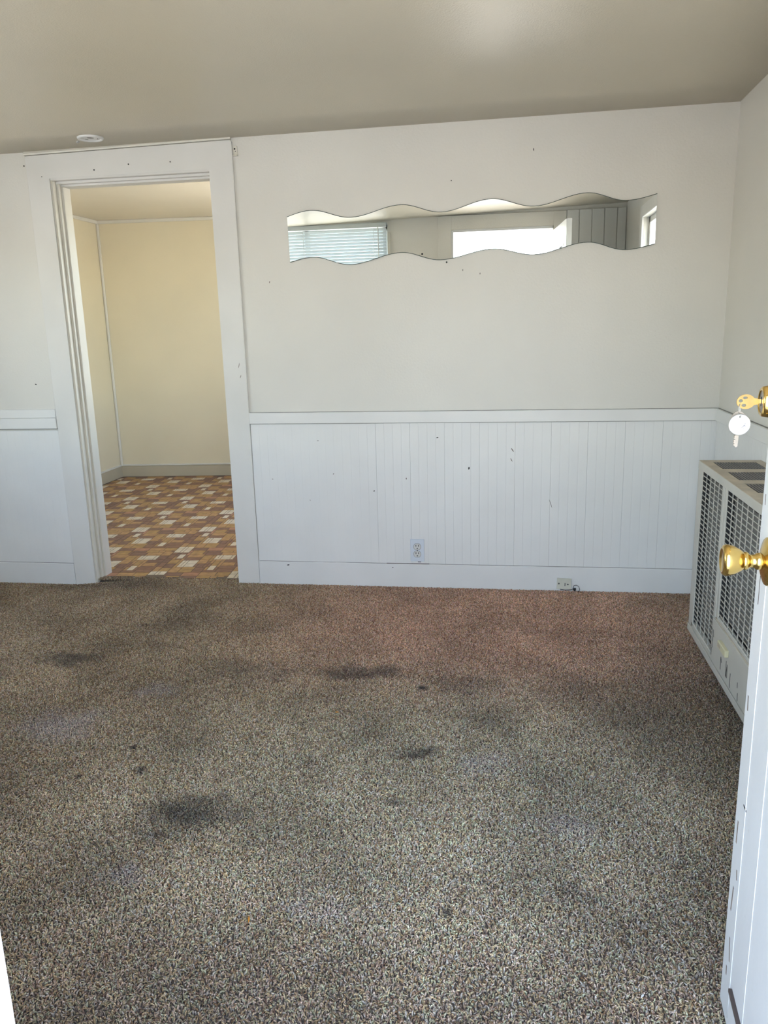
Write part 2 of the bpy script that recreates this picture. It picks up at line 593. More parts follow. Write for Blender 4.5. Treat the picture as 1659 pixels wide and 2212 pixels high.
ceiling = link('ceiling', done(bm, 'ceiling', True), 'ceiling_paint')
sstruct(ceiling, 'beige ceiling with orange-peel texture over the carpeted room', 'ceiling')

# floor: carpet backing and its pile
bm = bmesh.new()
xs = [XL + (XR - XL) * i / 48 for i in range(49)]
ys = [YF + (0 - YF) * j / 6 for j in range(7)]
grid = [[bm.verts.new((x, y, floor_z(x))) for x in xs] for y in ys]
for j in range(6):
    for i in range(48):
        bm.faces.new((grid[j][i], grid[j][i + 1], grid[j + 1][i + 1], grid[j + 1][i]))
xs2 = [DO_L + (DO_R - DO_L) * i / 12 for i in range(13)]
g2 = [[bm.verts.new((x, y, floor_z(x) if y < .01 else -0.004)) for x in xs2] for y in (0.0, 0.058)]
for i in range(12):
    bm.faces.new((g2[0][i], g2[0][i + 1], g2[1][i + 1], g2[1][i]))
back_me = done(bm, 'carpet_backing')
floor = boxes('floor', [((XL - .1, YF - .15, -.16), (XR + .1, 0.06, -0.05))], 'backing')
sstruct(floor, 'worn brown and tan carpeted floor with dark stains', 'floor')
backing = link('carpet_backing', back_me, 'backing', floor)
PATCH = 0.40
TUFTS = 38000        # per square metre


def tuft_mesh(name, w_, h_, seed):
    """cut-pile yarn tufts over a w_ x h_ rectangle centred on the origin"""
    rg = random.Random(seed)
    vs, fs, yarn = [], [], []
    n = int(w_ * h_ * TUFTS)
    nx = max(1, int(round(math.sqrt(n * w_ / h_))))
    ny = max(1, n // nx)
    circ = [(math.cos(2 * math.pi * k / 5), math.sin(2 * math.pi * k / 5)) for k in range(5)]
    for j in range(ny):
        for i in range(nx):
            bx = ((i + rg.random()) / nx - .5) * w_
            by = ((j + rg.random()) / ny - .5) * h_
            lean = rg.uniform(0, 2 * math.pi)
            ld = math.cos(lean), math.sin(lean)
            ln = rg.uniform(.0020, .0100)
            ht = rg.uniform(.0075, .0118)
            r0 = rg.uniform(.0014, .0026)
            tilt = rg.uniform(-.003, .003), rg.uniform(-.003, .003)
            base = len(vs)
            for s_, rr in ((0.0, .8), (.62, 1.0), (1.0, .55)):
                off = ln * s_ * s_
                z_ = ht * (1 - (1 - s_) ** 1.6) - .0008
                tw = rg.uniform(0, .5)
                for cx_, cy_ in circ:
                    vs.append((bx + ld[0] * off + tilt[0] * s_ + r0 * rr * cx_, by + ld[1] * off + tilt[1] * s_ + r0 * rr * cy_, z_ - .35 * r0 * rr * (cx_ * ld[0] + cy_ * ld[1]) * s_))
            for q in range(2):
                for k in range(5):
                    kk = (k + 1) % 5
                    fs.append((base + q * 5 + k, base + q * 5 + kk, base + q * 5 + 5 + kk, base + q * 5 + 5 + k))
            fs.append(tuple(base + 10 + k for k in range(5)))
            yarn += [rg.random()] * 15
    me = bpy.data.meshes.new(name)
    me.from_pydata(vs, [], fs)
    at = me.attributes.new('yarn', 'FLOAT', 'POINT')
    at.data.foreach_set('value', yarn)
    me.polygons.foreach_set('use_smooth', [True] * len(me.polygons))
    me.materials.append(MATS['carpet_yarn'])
    return me


NXP, NYP = 12, 9
pile = link('carpet_pile', tuft_mesh('carpet_pile', PATCH, PATCH, 5), None, floor)
tag(pile, 'worn brown, tan and grey cut-pile carpet with dark stains', kind='stuff')
sill = link('carpet_pile_edge', tuft_mesh('carpet_pile_edge', DO_R - DO_L, .056, 8), None, floor, ((DO_L + DO_R) / 2, .028, -.004))
tag(sill, 'carpet edge meeting the kitchen floor in the doorway', kind='stuff')


def carpet_nodes():
    ng = bpy.data.node_groups.new('carpet_patches', 'GeometryNodeTree')
    ng.interface.new_socket('Geometry', in_out='INPUT', socket_type='NodeSocketGeometry')
    ng.interface.new_socket('Geometry', in_out='OUTPUT', socket_type='NodeSocketGeometry')
    L = ng.links.new

    def node(kind, **kw):
        n_ = ng.nodes.new(kind)
        for k_, v_ in kw.items():
            setattr(n_, k_, v_)
        return n_

    gi, go = node('NodeGroupInput'), node('NodeGroupOutput')
    grid_ = node('GeometryNodeMeshGrid')
    grid_.inputs['Size X'].default_value = (NXP - 1) * PATCH
    grid_.inputs['Size Y'].default_value = (NYP - 1) * PATCH
    grid_.inputs['Vertices X'].default_value = NXP
    grid_.inputs['Vertices Y'].default_value = NYP
    pos = node('GeometryNodeInputPosition')
    sep = node('ShaderNodeSeparateXYZ')
    L(pos.outputs[0], sep.inputs[0])
    cx0 = XR - NXP * PATCH / 2          # grid centre in the room
    cy0 = -NYP * PATCH / 2
    xc9 = XR - 8.5 * PATCH - cx0        # the column that slopes down

    def m(op, a_, b_):
        q = node('ShaderNodeMath', operation=op)
        for i_, v_ in enumerate((a_, b_)):
            if isinstance(v_, (int, float)):
                q.inputs[i_].default_value = v_
            else:
                L(v_, q.inputs[i_])
        return q.outputs[0]

    low = m('LESS_THAN', sep.outputs['X'], xc9 - .1)
    low9 = m('LESS_THAN', sep.outputs['X'], xc9 + .1)
    is9 = m('SUBTRACT', low9, low)
    zz_ = m('SUBTRACT', m('MULTIPLY', m('ADD', low, low9), -.017), .002)
    off = node('ShaderNodeCombineXYZ')
    off.inputs[0].default_value = cx0
    off.inputs[1].default_value = cy0
    L(zz_, off.inputs[2])
    sp_ = node('GeometryNodeSetPosition')
    L(grid_.outputs['Mesh'], sp_.inputs['Geometry'])
    L(off.outputs[0], sp_.inputs['Offset'])
    rz_ = node('FunctionNodeRandomValue', data_type='INT')
    for s_ in rz_.inputs:
        if s_.type == 'INT' and s_.name in ('Min', 'Max'):
            s_.default_value = 0 if s_.name == 'Min' else 3
    ri_ = [s_ for s_ in rz_.outputs if s_.type == 'INT'][0]
    rot = node('ShaderNodeCombineXYZ')
    # grid positions have moved: test the column again on the moved points
    pos2 = node('GeometryNodeInputPosition')
    sep2 = node('ShaderNodeSeparateXYZ')
    L(pos2.outputs[0], sep2.inputs[0])
    n9 = m('LESS_THAN', m('ABSOLUTE', m('SUBTRACT', sep2.outputs['X'], xc9 + cx0), 0), .1)
    L(m('MULTIPLY', n9, -.034 / PATCH), rot.inputs[1])
    L(m('MULTIPLY', m('MULTIPLY', ri_, math.pi / 2), m('SUBTRACT', 1.0, n9)), rot.inputs[2])
    e2r = node('FunctionNodeEulerToRotation')
    L(rot.outputs[0], e2r.inputs[0])
    iop = node('GeometryNodeInstanceOnPoints')
    L(sp_.outputs[0], iop.inputs['Points'])
    L(gi.outputs[0], iop.inputs['Instance'])
    L(e2r.outputs[0], iop.inputs['Rotation'])
    L(iop.outputs[0], go.inputs[0])
    return ng


md = pile.modifiers.new('patches', 'NODES')
md.node_group = carpet_nodes()

# ------------------------------------------------------------------ wainscot, rails and baseboards


def bead_board(name, width, height, depth, groove):
    """vertical board, origin at lower left of its back; front towards -y; V-edges on both long sides"""
    g = groove
    bm = bmesh.new()
    pr = [(0, 0), (0, -depth + g), (g, -depth), (width - g, -depth), (width, -depth + g), (width, 0)]
    a = [bm.verts.new((x, y, 0)) for x, y in pr]
    b = [bm.verts.new((x, y, height)) for x, y in pr]
    n = len(pr)
    for i in range(n):
        bm.faces.new((a[i], a[(i + 1) % n], b[(i + 1) % n], b[i]))
    bm.faces.new(a[::-1]); bm.faces.new(b)
    me = done(bm, name)
    me.materials.append(MATS['board_paint'])
    return me


PITCH_B = 0.0467
mesh_fine = bead_board('wainscot_board', PITCH_B, 0.80, 0.0070, 0.0009)
mesh_faint = bead_board('wainscot_board_painted_over', PITCH_B, 0.80, 0.0070, 0.0004)
mesh_gap = bead_board('wainscot_board_edge', PITCH_B - 0.0005, 0.80, 0.0070, 0.0008)
x = CAS_R + 0.002
k = 0
while x < XR - 0.012:
    phase = round((x + 0.188) / PITCH_B)
    if x > -0.72:
        me = mesh_gap if phase % 4 == 0 else mesh_fine
    else:
        me = mesh_gap if k in (14,) else mesh_faint
    link('wainscot_board', me, None, wall_back, (x, -0.0003, 0.133))
    x += PITCH_B
    k += 1
x = CAS_L - 0.001 - PITCH_B
while x > XL:
    link('wainscot_board', mesh_faint, None, wall_back, (x, -0.0003, 0.10))
    x -= PITCH_B
y = 0 - 0.010 - PITCH_B
while y > YF + 0.02:
    o = link('wainscot_board', mesh_fine, None, wall_right, (XR - 0.0003, y + PITCH_B, 0.133))
    o.rotation_euler = (0, 0, -math.pi / 2)
    y -= PITCH_B

rail = empty('trim_1')
sstruct(rail, 'flat white chair rail along the mirror wall, right of the kitchen doorway', 'chair rail')
box('rail_board', (CAS_R + .001, -0.019, 0.9310), (XR, 0, 0.9915), 'trim_paint', rail, 0.0015)
box('joint_shade_line', (CAS_R + .004, -0.0125, 0.9285), (XR - .001, 0, 0.9315), 'joint_shadow', rail)  # grey strips at rail and baseboard joints: shade put in as colour
box('joint_shade_line', (CAS_R + .004, -0.0075, 0.9912), (XR - .001, 0, 0.9930), 'joint_shadow', rail)
rail2 = empty('trim_2')
sstruct(rail2, 'flat white chair rail on the right wall above the heater', 'chair rail')
box('rail_board', (XR - 0.019, YF, 0.9310), (XR, -0.0195, 0.9915), 'trim_paint', rail2, 0.0015)
box('joint_shade_line', (XR - 0.0075, YF, 0.9912), (XR, -0.02, 0.9935), 'joint_shadow', rail2)
rail3 = empty('trim_3')
sstruct(rail3, 'two-step white chair rail left of the kitchen doorway', 'chair rail')
box('rail_board', (XL, -0.020, 0.9120), (CAS_L - .001, 0, 0.9740), 'trim_paint', rail3, 0.002)
box('rail_cap', (XL, -0.010, 0.9742), (CAS_L - .004, 0, 1.0230), 'trim_paint', rail3, 0.002)
box('joint_shade_line', (XL, -0.0135, 0.9090), (CAS_L - .003, 0, 0.9125), 'joint_shadow', rail3)

bb = empty('baseboard_back')
sstruct(bb, 'white painted baseboard under the mirror wall wainscot', 'baseboard')


def wavy_board(name, x0, x1, z0, z1, th, parent, amp=0.0012, n=70):
    bm = bmesh.new()
    rows = []
    for i in range(n + 1):
        xx = x0 + (x1 - x0) * i / n
        j = amp * noise.noise((xx * 6.1, 3.3, z1)) + amp * .6 * noise.noise((xx * 23, 1.3, z1))
        yy = -th - 0.0008 * noise.noise((xx * 9, 7.7, 0))
        rows.append([bm.verts.new(c) for c in ((xx, 0, z0), (xx, yy, z0), (xx, yy, z1 - .003 + j), (xx, yy + .003, z1 + j), (xx, 0, z1 + j))])
    for A, B in zip(rows[:-1], rows[1:]):
        for q in range(5):
            bm.faces.new((A[q], B[q], B[(q + 1) % 5], A[(q + 1) % 5]))
    bm.faces.new(rows[0]); bm.faces.new(rows[-1][::-1])
    return link(name, done(bm, name), 'trim_paint', parent)


wavy_board('board', CAS_R + .002, XR - .001, -0.04, 0.1395, 0.0145, bb)
box('joint_shade_line', (CAS_R + .006, -0.0085, 0.1385), (XR - .001, 0, 0.1420), 'joint_shadow', bb)
box('paint_crack', (-0.655, -0.0100, 0.1392), (-0.415, 0, 0.1428), 'sweep', bb)
bbl = empty('baseboard_left')
sstruct(bbl, 'white painted baseboard left of the kitchen doorway', 'baseboard')
wavy_board('board', XL, CAS_L - .001, -0.08, 0.1010, 0.0145, bbl)
box('joint_shade_line', (XL, -0.0085, 0.1000), (CAS_L - .003, 0, 0.1035), 'joint_shadow', bbl)
bbr = empty('baseboard_right')
sstruct(bbr, 'white painted baseboard behind the heater', 'baseboard')
box('board', (XR - 0.0145, YF, -0.04), (XR, -0.0155, 0.1395), 'trim_paint', bbr, 0.002)

# ------------------------------------------------------------------ kitchen doorway trim
cas = empty('trim_4')
sstruct(cas, 'wide flat off-white casing around the kitchen doorway', 'door casing')
CT = -0.0125
HEADT_R, HEADT_L = 2.3850, 2.3690
bm = bmesh.new()
pts = [(CAS_L, -.08), (DO_L, -.08), (DO_L, DO_T), (DO_R, DO_T), (DO_R, -.04), (CAS_R, -.04), (CAS_R, HEADT_R - .010), (CAS_R - .008, HEADT_R), (CAS_L, HEADT_L)]
va = [bm.verts.new((px, CT, pz)) for px, pz in pts]
vb = [bm.verts.new((px, 0.0, pz)) for px, pz in pts]
n = len(pts)
bm.faces.new(va)
for i in range(n):
    bm.faces.new((va[i], va[(i + 1) % n], vb[(i + 1) % n], vb[i]))
fe = [e for e in bm.edges if all(abs(v.co.y - CT) < 1e-6 for v in e.verts)]
bmesh.ops.bevel(bm, geom=fe, offset=0.0018, segments=1, affect='EDGES')
link('casing_board', done(bm, 'casing_board'), 'casing_paint', cas)
# bead between head and ceiling, and caulk beside the casing
bm = bmesh.new()
for (x0, z0), (x1, z1) in (((CAS_L - .004, 2.3712), (CAS_R - .004, 2.3868)),):
    a = [bm.verts.new((x0, yy, zz)) for yy, zz in ((0, z0), (-.0165, z0 + .001), (-.018, z0 + .008), (-.012, z0 + .024), (0, z0 + .024))]
    b = [bm.verts.new((x1, yy, zz)) for yy, zz in ((0, z1), (-.0165, z1 + .001), (-.018, z1 + .008), (-.012, z1 + .022), (0, z1 + .022))]
    for i in range(5):
        bm.faces.new((a[i], b[i], b[(i + 1) % 5], a[(i + 1) % 5]))
    bm.faces.new(a); bm.faces.new(b[::-1])
link('head_bead', done(bm, 'head_bead'), 'kitchen_trim', cas)
# jamb lining with stepped stops
J = [(-0.002, 0.034, 0.010), (0.034, 0.060, 0.022), (0.060, 0.135, 0.032)]
for yy0, yy1, d in J:
    box('jamb_strip', (DO_L - .03, yy0, -.04), (DO_L + d, yy1, DO_T - d), 'kitchen_trim', cas, 0.0018)
    box('jamb_strip', (DO_R - d * .15, yy0, -.04), (DO_R + .03, yy1, DO_T - d), 'kitchen_trim', cas, 0.0018)
    box('head_strip', (DO_L - .03, yy0, DO_T - d * 1.05), (DO_R + .03, yy1, DO_T + .03), 'casing_paint', cas, 0.0018)

# small painted bracket by the casing's corner
brk = empty('curtain_bracket', (-1.3865, 0, 2.331))
tag(brk, 'small paint-covered metal bracket by the top corner of the doorway casing', 'bracket')
box('back_plate', (-.011, -.004, -.022), (.011, .0, .024), 'kitchen_trim', brk, 0.001)
box('foot_lip', (-.012, -.020, -.025), (.013, .0, -.021), 'kitchen_trim', brk, 0.0008)
lathe('screw_hole', [(0, .0038), (.0012, .0038), (.0012, 0)], (0, -1, 0), 'black', brk, 10, (-.002, -.0040, .010))
lathe('screw_hole', [(0, .0022), (.0012, .0022), (.0012, 0)], (0, -1, 0), 'black', brk, 10, (.001, -.0040, -.001))

# nails and scars in the wall paint
nail_me = None


def nail(xx, zz, yy, r, parent, sx=1.0):
    global nail_me
    if nail_me is None:
        bm = bmesh.new()
        bmesh.ops.create_cone(bm, cap_ends=True, segments=8, radius1=1, radius2=.7, depth=1)
        bmesh.ops.rotate(bm, verts=bm.verts, matrix=Matrix.Rotation(math.pi / 2, 3, 'X'))
        nail_me = done(bm, 'nail')
        nail_me.materials.append(MATS['black'])
    o = link('nail', nail_me, None, parent, (xx, yy - .001, zz))
    o.scale = (r * sx, .004, r)


for xx, zz, r, sx in ((.12, 2.255, .007, .35), (-.281, 2.134, .0028, 1), (-.307, 1.746, .0058, .8), (-.225, 1.705, .005, .4), (-.138, 1.685, .005, .4), (-2.569, 2.323, .004, 1.0)):
    nail(xx, zz, 0, r, wall_back, sx)
for xx, zz, r in ((-1.969, 2.298, .0042), (-2.164, 2.28, .0042), (-1.738, 2.297, .0035), (-2.466, 2.262, .002)):
    nail(xx, zz, CT, r, cas)


def scuff(xx, zz, ln, wd, ang, parent, yy, mat='scuff'):
    bm = bmesh.new()
    vs = []
    for i, (a, b) in enumerate(((-.5, -.1), (-.2, -.5), (.3, -.4), (.5, .2), (.1, .5), (-.4, .3))):
        px, pz = a * ln, b * wd
        vs.append(bm.verts.new((px * math.cos(ang) - pz * math.sin(ang), 0, px * math.sin(ang) + pz * math.cos(ang))))
    f = bm.faces.new(vs)
    r = bmesh.ops.extrude_face_region(bm, geom=[f])
    for v in r['geom']:
        if isinstance(v, bmesh.types.BMVert):
            v.co.y -= .0004
    o = link('paint_scar', done(bm, 'paint_scar'), mat, parent, (xx, yy, zz))
    return o


WB = -0.0072
scuff(-.363, .849, .012, .006, 0.1, wall_back, WB, 'black')
scuff(-.195, .683, .016, .008, 1.4, wall_back, WB, 'black')
scuff(.035, .781, .026, .005, -1.0, wall_back, WB)
scuff(.030, .728, .022, .004, -1.1, wall_back, WB)
scuff(.240, .490, .052, .003, -1.25, wall_back, WB)
scuff(-1.02, .835, .010, .003, 0.0, wall_back, WB)
scuff(-.94, .650, .008, .005, 0.7, wall_back, WB)
scuff(-.715, .555, .009, .006, 0.8, wall_back, WB, 'black')
scuff(-.535, .625, .006, .010, 0.1, wall_back, WB)
scuff(-1.29, .62, .008, .004, -0.5, wall_back, WB)
scuff(-1.08, .50, .007, .003, -0.6, wall_back, WB)
scuff(-2.66, 1.165, .012, .006, -.3, wall_back, -.0003, 'black')
scuff(-1.245, 1.68, .012, .004, 1.3, wall_back, -.0003)
scuff(-1.44, 1.25, .030, .003, 1.3, cas, CT)
scuff(-1.435, 1.19, .020, .003, 1.2, cas, CT)
scuff(.87, 1.72, .02, .012, .4, wall_back, -.0003, 'wall_paint')
scuff(-1.225, .121, .016, .006, .1, bb, -.0145, 'black')
scuff(-.62, .118, .006, .006, 0, bb, -.0147, 'black')

# ------------------------------------------------------------------ wavy mirror
TOP = [(-1.1304, 1.9998), (-1.0013, 2.026), (-0.7969, 1.9831), (-0.5356, 2.0317), (-0.3325, 1.9878), (-0.0826, 2.0379), (0.1256, 1.9941), (0.3806, 2.0437), (0.5676, 2.0001), (0.7085, 2.024)]
BOT = [(-1.1255, 1.7745), (-1.0026, 1.7963), (-0.8045, 1.7524), (-0.5366, 1.8019), (-0.3394, 1.7586), (-0.0734, 1.8013), (0.1296, 1.7665), (0.3881, 1.8148), (0.57, 1.7722), (0.7091, 1.7947)]


def wave(P):
    out = []
    for i in range(len(P) - 1):
        (x0, z0), (x1, z1) = P[i], P[i + 1]
        n = 12
        for k in range(n):
            s = k / n
            if i == 0:
                q = math.sin(s * math.pi / 2)
            elif i == len(P) - 2:
                q = 1 - math.cos(s * math.pi / 2)
            else:
                q = .5 - .5 * math.cos(s * math.pi)
            out.append((x0 + (x1 - x0) * s, z0 + (z1 - z0) * q))
    out.append(P[-1])
    return out


tw, bw = wave(TOP), wave(BOT)
bm = bmesh.new()
F = [[bm.verts.new((xx, yy, zz)) for xx, zz in tw] for yy in (-0.0062, -0.0012)]
G = [[bm.verts.new((xx, yy, zz)) for xx, zz in bw] for yy in (-0.0062, -0.0012)]
nn = len(tw)
for i in range(nn - 1):
    bm.faces.new((G[0][i], G[0][i + 1], F[0][i + 1], F[0][i])).material_index = 0
    bm.faces.new((G[1][i], F[1][i], F[1][i + 1], G[1][i + 1])).material_index = 1
    bm.faces.new((F[0][i], F[0][i + 1], F[1][i + 1], F[1][i])).material_index = 1
    bm.faces.new((G[0][i], G[1][i], G[1][i + 1], G[0][i + 1])).material_index = 1
bm.faces.new((F[0][0], F[1][0], G[1][0], G[0][0])).material_index = 1
bm.faces.new((F[0][-1], G[0][-1], G[1][-1], F[1][-1])).material_index = 1
mir = empty('wall_mirror', (-.2, 0, 1.9))
tag(mir, 'long frameless mirror with wavy top and bottom edges', 'mirror')
mo = link('mirror_glass', done(bm, 'mirror_glass'), ['mirror_silver', 'mirror_edge'], mir)
mo.matrix_parent_inverse = Matrix.Translation((.2, 0, -1.9))
for side, P in ((1, tw), (-1, bw)):
    et = tube('polished_edge', [(xx, -0.0060, zz) for xx, zz in P], 0.0016, 'mirror_edge', mir, 6)
    et.matrix_parent_inverse = Matrix.Translation((.2, 0, -1.9))
sp = lathe('fixing_nail', [(0, .005), (.003, .004), (.003, 0)], (0, -1, 0), 'black', mir, 10, (-.431, -.0062, 1.7905))
sp.matrix_parent_inverse = Matrix.Translation((.2, 0, -1.9))

# ------------------------------------------------------------------ duplex outlet
out = empty('wall_outlet', (-0.4810, -0.0070, 0.2195))
tag(out, 'white duplex electrical outlet low on the wainscot', 'outlet')
box('cover_plate', (-.0385, -.0050, -.0645), (.0385, 0.0, .0645), 'plate_white', out, 0.0022, 2)


def recept(cz):
    bm = bmesh.new()
    v0 = []
    for i in range(36):
        a = 2 * math.pi * i / 36
        xx, zz = .0195 * math.cos(a), .0195 * math.sin(a)
        zz = max(-.0165, min(.0165, zz))
        v0.append((xx, zz))
    lo = [bm.verts.new((xx, -.0050, zz)) for xx, zz in v0]
    hi = [bm.verts.new((xx, -.0068, zz)) for xx, zz in v0]
    bm.faces.new(hi[::-1])
    for i in range(36):
        bm.faces.new((lo[i], lo[(i + 1) % 36], hi[(i + 1) % 36], hi[i]))
    r = link('receptacle', done(bm, 'receptacle'), 'receptacle', out, (0, 0, cz))
    bm = bmesh.new()
    lo = [bm.verts.new((xx * 1.10, -.0052, zz * 1.11)) for xx, zz in v0]
    hi = [bm.verts.new((xx * 1.0, -.0053, zz * 1.0)) for xx, zz in v0]
    for i in range(36):
        bm.faces.new((lo[i], lo[(i + 1) % 36], hi[(i + 1) % 36], hi[i]))
    link('gap_ring', done(bm, 'gap_ring'), 'joint_shadow', r)
    for sx in (-1, 1):
        box('slot', (sx * .0072 - .0018, -.0072, .0012), (sx * .0072 + .0018, -.0060, .0112), 'black', r)
    lathe('ground_hole', [(0, .0033), (.0012, .0033), (.0012, 0)], (0, -1, 0), 'black', r, 12, (0, -.0060, -.0092))


recept(.0212)
recept(-.0212)
lathe('screw', [(0, .0030), (.0016, .0024), (.0018, 0)], (0, -1, 0), 'black', out, 12, (0, -.0050, 0))
box('chipped_paint', (.002, -.0012, -.0695), (.020, 0, -.0645), 'sweep', out)

# ------------------------------------------------------------------ phone jack on the baseboard
jk = empty('phone_jack', (0.3205, -0.0150, 0.0455))
tag(jk, 'small ivory phone jack plate on the baseboard', 'phone jack')
jk.rotation_euler = (0, math.radians(1.5), 0)
box('jack_plate', (-.0385, -.006, -.030), (.0385, 0, .030), 'ivory', jk, 0.0016)
box('plate_ledge', (-.0385, -.010, .0295), (.0385, 0, .0330), 'ivory', jk, 0.001)
for sx in (-1, 1):
    lathe('screw', [(0, .0045), (.0014, .0040), (.002, 0)], (0, -1, 0), 'louver_metal', jk, 12, (sx * .024 - .004 + (sx > 0) * .0, -.006, .002 - .003 * (sx > 0)))
box('jack_slot', (.003, -.0072, -.010), (.0065, -.005, .006), 'black', jk)
wire = tube('cut_wire', [(.30, -.022, .016), (.33, -.024, .012), (.358, -.026, .016), (.368, -.030, .022), (.372, -.028, .040), (.384, -.026, .043), (.398, -.026, .036), (.404, -.028, .018), (.402, -.034, .012), (.392, -.04, .012)], 0.0016, 'black', None, 6)
tag(wire, 'thin black wire end curling up beside the phone jack', 'wire')
bm = bmesh.new()
bmesh.ops.create_icosphere(bm, subdivisions=2, radius=.0085)
for v in bm.verts:
    v.co *= 1 + .3 * noise.noise(v.co * 210)
tp = link('tape_knot', done(bm, 'tape_knot', True), 'black', wire, (.377, -.030, .020))

# ------------------------------------------------------------------ smoke detector base on the ceiling
sz = ceil_z(-2.067, -.203)
sd = empty('detector_base', (-2.067, -.205, sz))
tag(sd, 'round white smoke detector mounting ring left on the ceiling', 'ceiling mount')
lathe('mounting_ring', [(-.001, .064), (.006, .063), (.009, .060), (.009, .054), (.005, .050), (.001, .048)], (0, 0, -1), 'plastic_white', sd, 40)
lathe('centre_plate', [(.001, .050), (.003, .046), (.003, .020), (.001, .017)], (0, 0, -1), 'plastic_white', sd, 36)
lathe('wire_hole', [(.0012, .018), (.0016, 0)], (0, 0, -1), 'heater_back', sd, 24)
for a in (0.6, 2.6, 4.6):
    o = box('key_slot', (-.008, -.002, -.0038), (.008, .002, -.0028), 'heater_back', sd)
    o.location = (.034 * math.cos(a), .034 * math.sin(a), 0)
    o.rotation_euler = (0, 0, a + math.pi / 2)
tube('retaining_clip', [(-.058, -.012, -.014), (-.066, -.018, -.020), (-.070, -.004, -.020), (-.060, .004, -.015)], .003, 'plastic_white', sd, 6)

# ------------------------------------------------------------------ wall heater
HX, HY0, HY1, HZ0, HZ1 = 0.808, -0.750, -1.745, 0.098, 0.853
ht = empty('wall_heater', (HX + .12, (HY0 + HY1) / 2, HZ0))
tag(ht, 'beige gas wall heater with louvered top and mesh grille front', 'heater')
HINV = Matrix.Translation((-(HX + .12), -(HY0 + HY1) / 2, -HZ0))


def hp(o, par=None):
    o.parent = par or ht
    if par is None:
        o.matrix_parent_inverse = HINV
    return o


hp(boxes('casing', [((HX + .004, HY0 - .012, HZ0), (XR, HY0, HZ1 - .004)), ((HX + .02, HY1, HZ0), (XR, HY1 + .012, HZ1 - .004)), ((HX + .02, HY1, HZ0), (XR, HY0, HZ0 + .012))], 'heater_enamel'))
hp(box('back_panel', (XR - .015, HY1 + .012, HZ0 + .012), (XR - .001, HY0 - .012, HZ1 - .02), 'heater_dark'))
hp(box('heat_shield', (HX + .030, HY1 + .012, HZ0 + .012), (HX + .034, HY0 - .012, HZ1 - .05), 'heater_back'))
# front frame
LM = (-.818, -1.136)      # left mesh y range
RM = (-1.203, -1.695)     # right mesh y range
MZ1 = .820
hp(box('front_stile', (HX, HY0, HZ0 + .03), (HX + .006, LM[0], HZ1 - .002), 'heater_enamel', None, .002, 2))
hp(box('front_stile', (HX, LM[1], HZ0 + .03), (HX + .006, LM[1] - .028, MZ1 + .004), 'heater_enamel', None, .002))
hp(box('front_stile', (HX, RM[0] + .030, .312), (HX + .006, RM[0], MZ1 + .004), 'heater_enamel', None, .002))
hp(box('seam_shadow', (HX + .003, LM[1] - .027, .312), (HX + .005, RM[0] + .029, MZ1), 'black'))
hp(box('recess_shade', (HX + .0065, HY0 - .013, HZ0 + .03), (HX + .034, LM[0] - .001, HZ1 - .03), 'heater_dark'))  # added dark boxes: painted shade of the recess behind each grille's far edge
hp(box('recess_shade', (HX + .0065, LM[1] - .001, HZ0 + .03), (HX + .034, RM[0] - .001, HZ1 - .03), 'heater_dark'))
hp(box('front_stile', (HX, RM[1], HZ0 + .03), (HX + .022, HY1, HZ1 - .002), 'heater_enamel', None, .003, 2))
hp(box('front_rail', (HX, LM[0] + .002, MZ1), (HX + .022, HY1 + .03, HZ1 - .002), 'heater_enamel', None, .003, 2))
hp(box('front_rail', (HX, LM[0] + .02, HZ0 + .028), (HX + .020, LM[1] - .010, .150), 'heater_enamel', None, .002))
hp(box('bottom_rail', (HX - .004, HY0 - .000, HZ0 - .002), (HX + .030, HY1, HZ0 + .026), 'heater_enamel', None, .003, 2))
hp(box('front_rail', (HX + .001, RM[0] + .01, .306), (HX + .020, RM[1], .322), 'heater_enamel', None, .002))
# grille bars: each bar an object, meshes shared
NB = 33
dz = (MZ1 - .150) / NB
bl = None


def bar_mesh(name, length, ax, wid, dep):
    bm = bmesh.new()
    if ax == 'y':
        bbox_into(bm, (0, 0, -wid / 2), (dep, -length, wid / 2))
        for v in bm.verts:           # louver slant: the inner edge dips
            if v.co.x > dep * .5:
                v.co.z -= .0010
    else:
        bbox_into(bm, (0, -wid / 2, 0), (dep, wid / 2, length))
    me = done(bm, name)
    me.materials.append(MATS['heater_enamel'])
    return me


hbL = bar_mesh('louver_bar', LM[0] - LM[1], 'y', .0036, .004)
hbR = bar_mesh('louver_bar', RM[0] - RM[1], 'y', .0036, .004)
vbL = bar_mesh('grille_bar', MZ1 - .150, 'z', .0030, .0025)
vbR = bar_mesh('grille_bar', MZ1 - .320, 'z', .0030, .0025)
for i in range(1, NB):
    zz = .150 + dz * i
    hp(link('louver_bar', hbL, None, None, (HX + .004, LM[0], zz)))
    if zz > .330:
        hp(link('louver_bar', hbR, None, None, (HX + .004, RM[0], zz)))
for i in range(1, 5):
    hp(link('grille_bar', vbL, None, None, (HX + .003, LM[0] + (LM[1] - LM[0]) * i / 5, .150)))
for i in range(1, 8):
    hp(link('grille_bar', vbR, None, None, (HX + .003, RM[0] + (RM[1] - RM[0]) * i / 8, .320)))
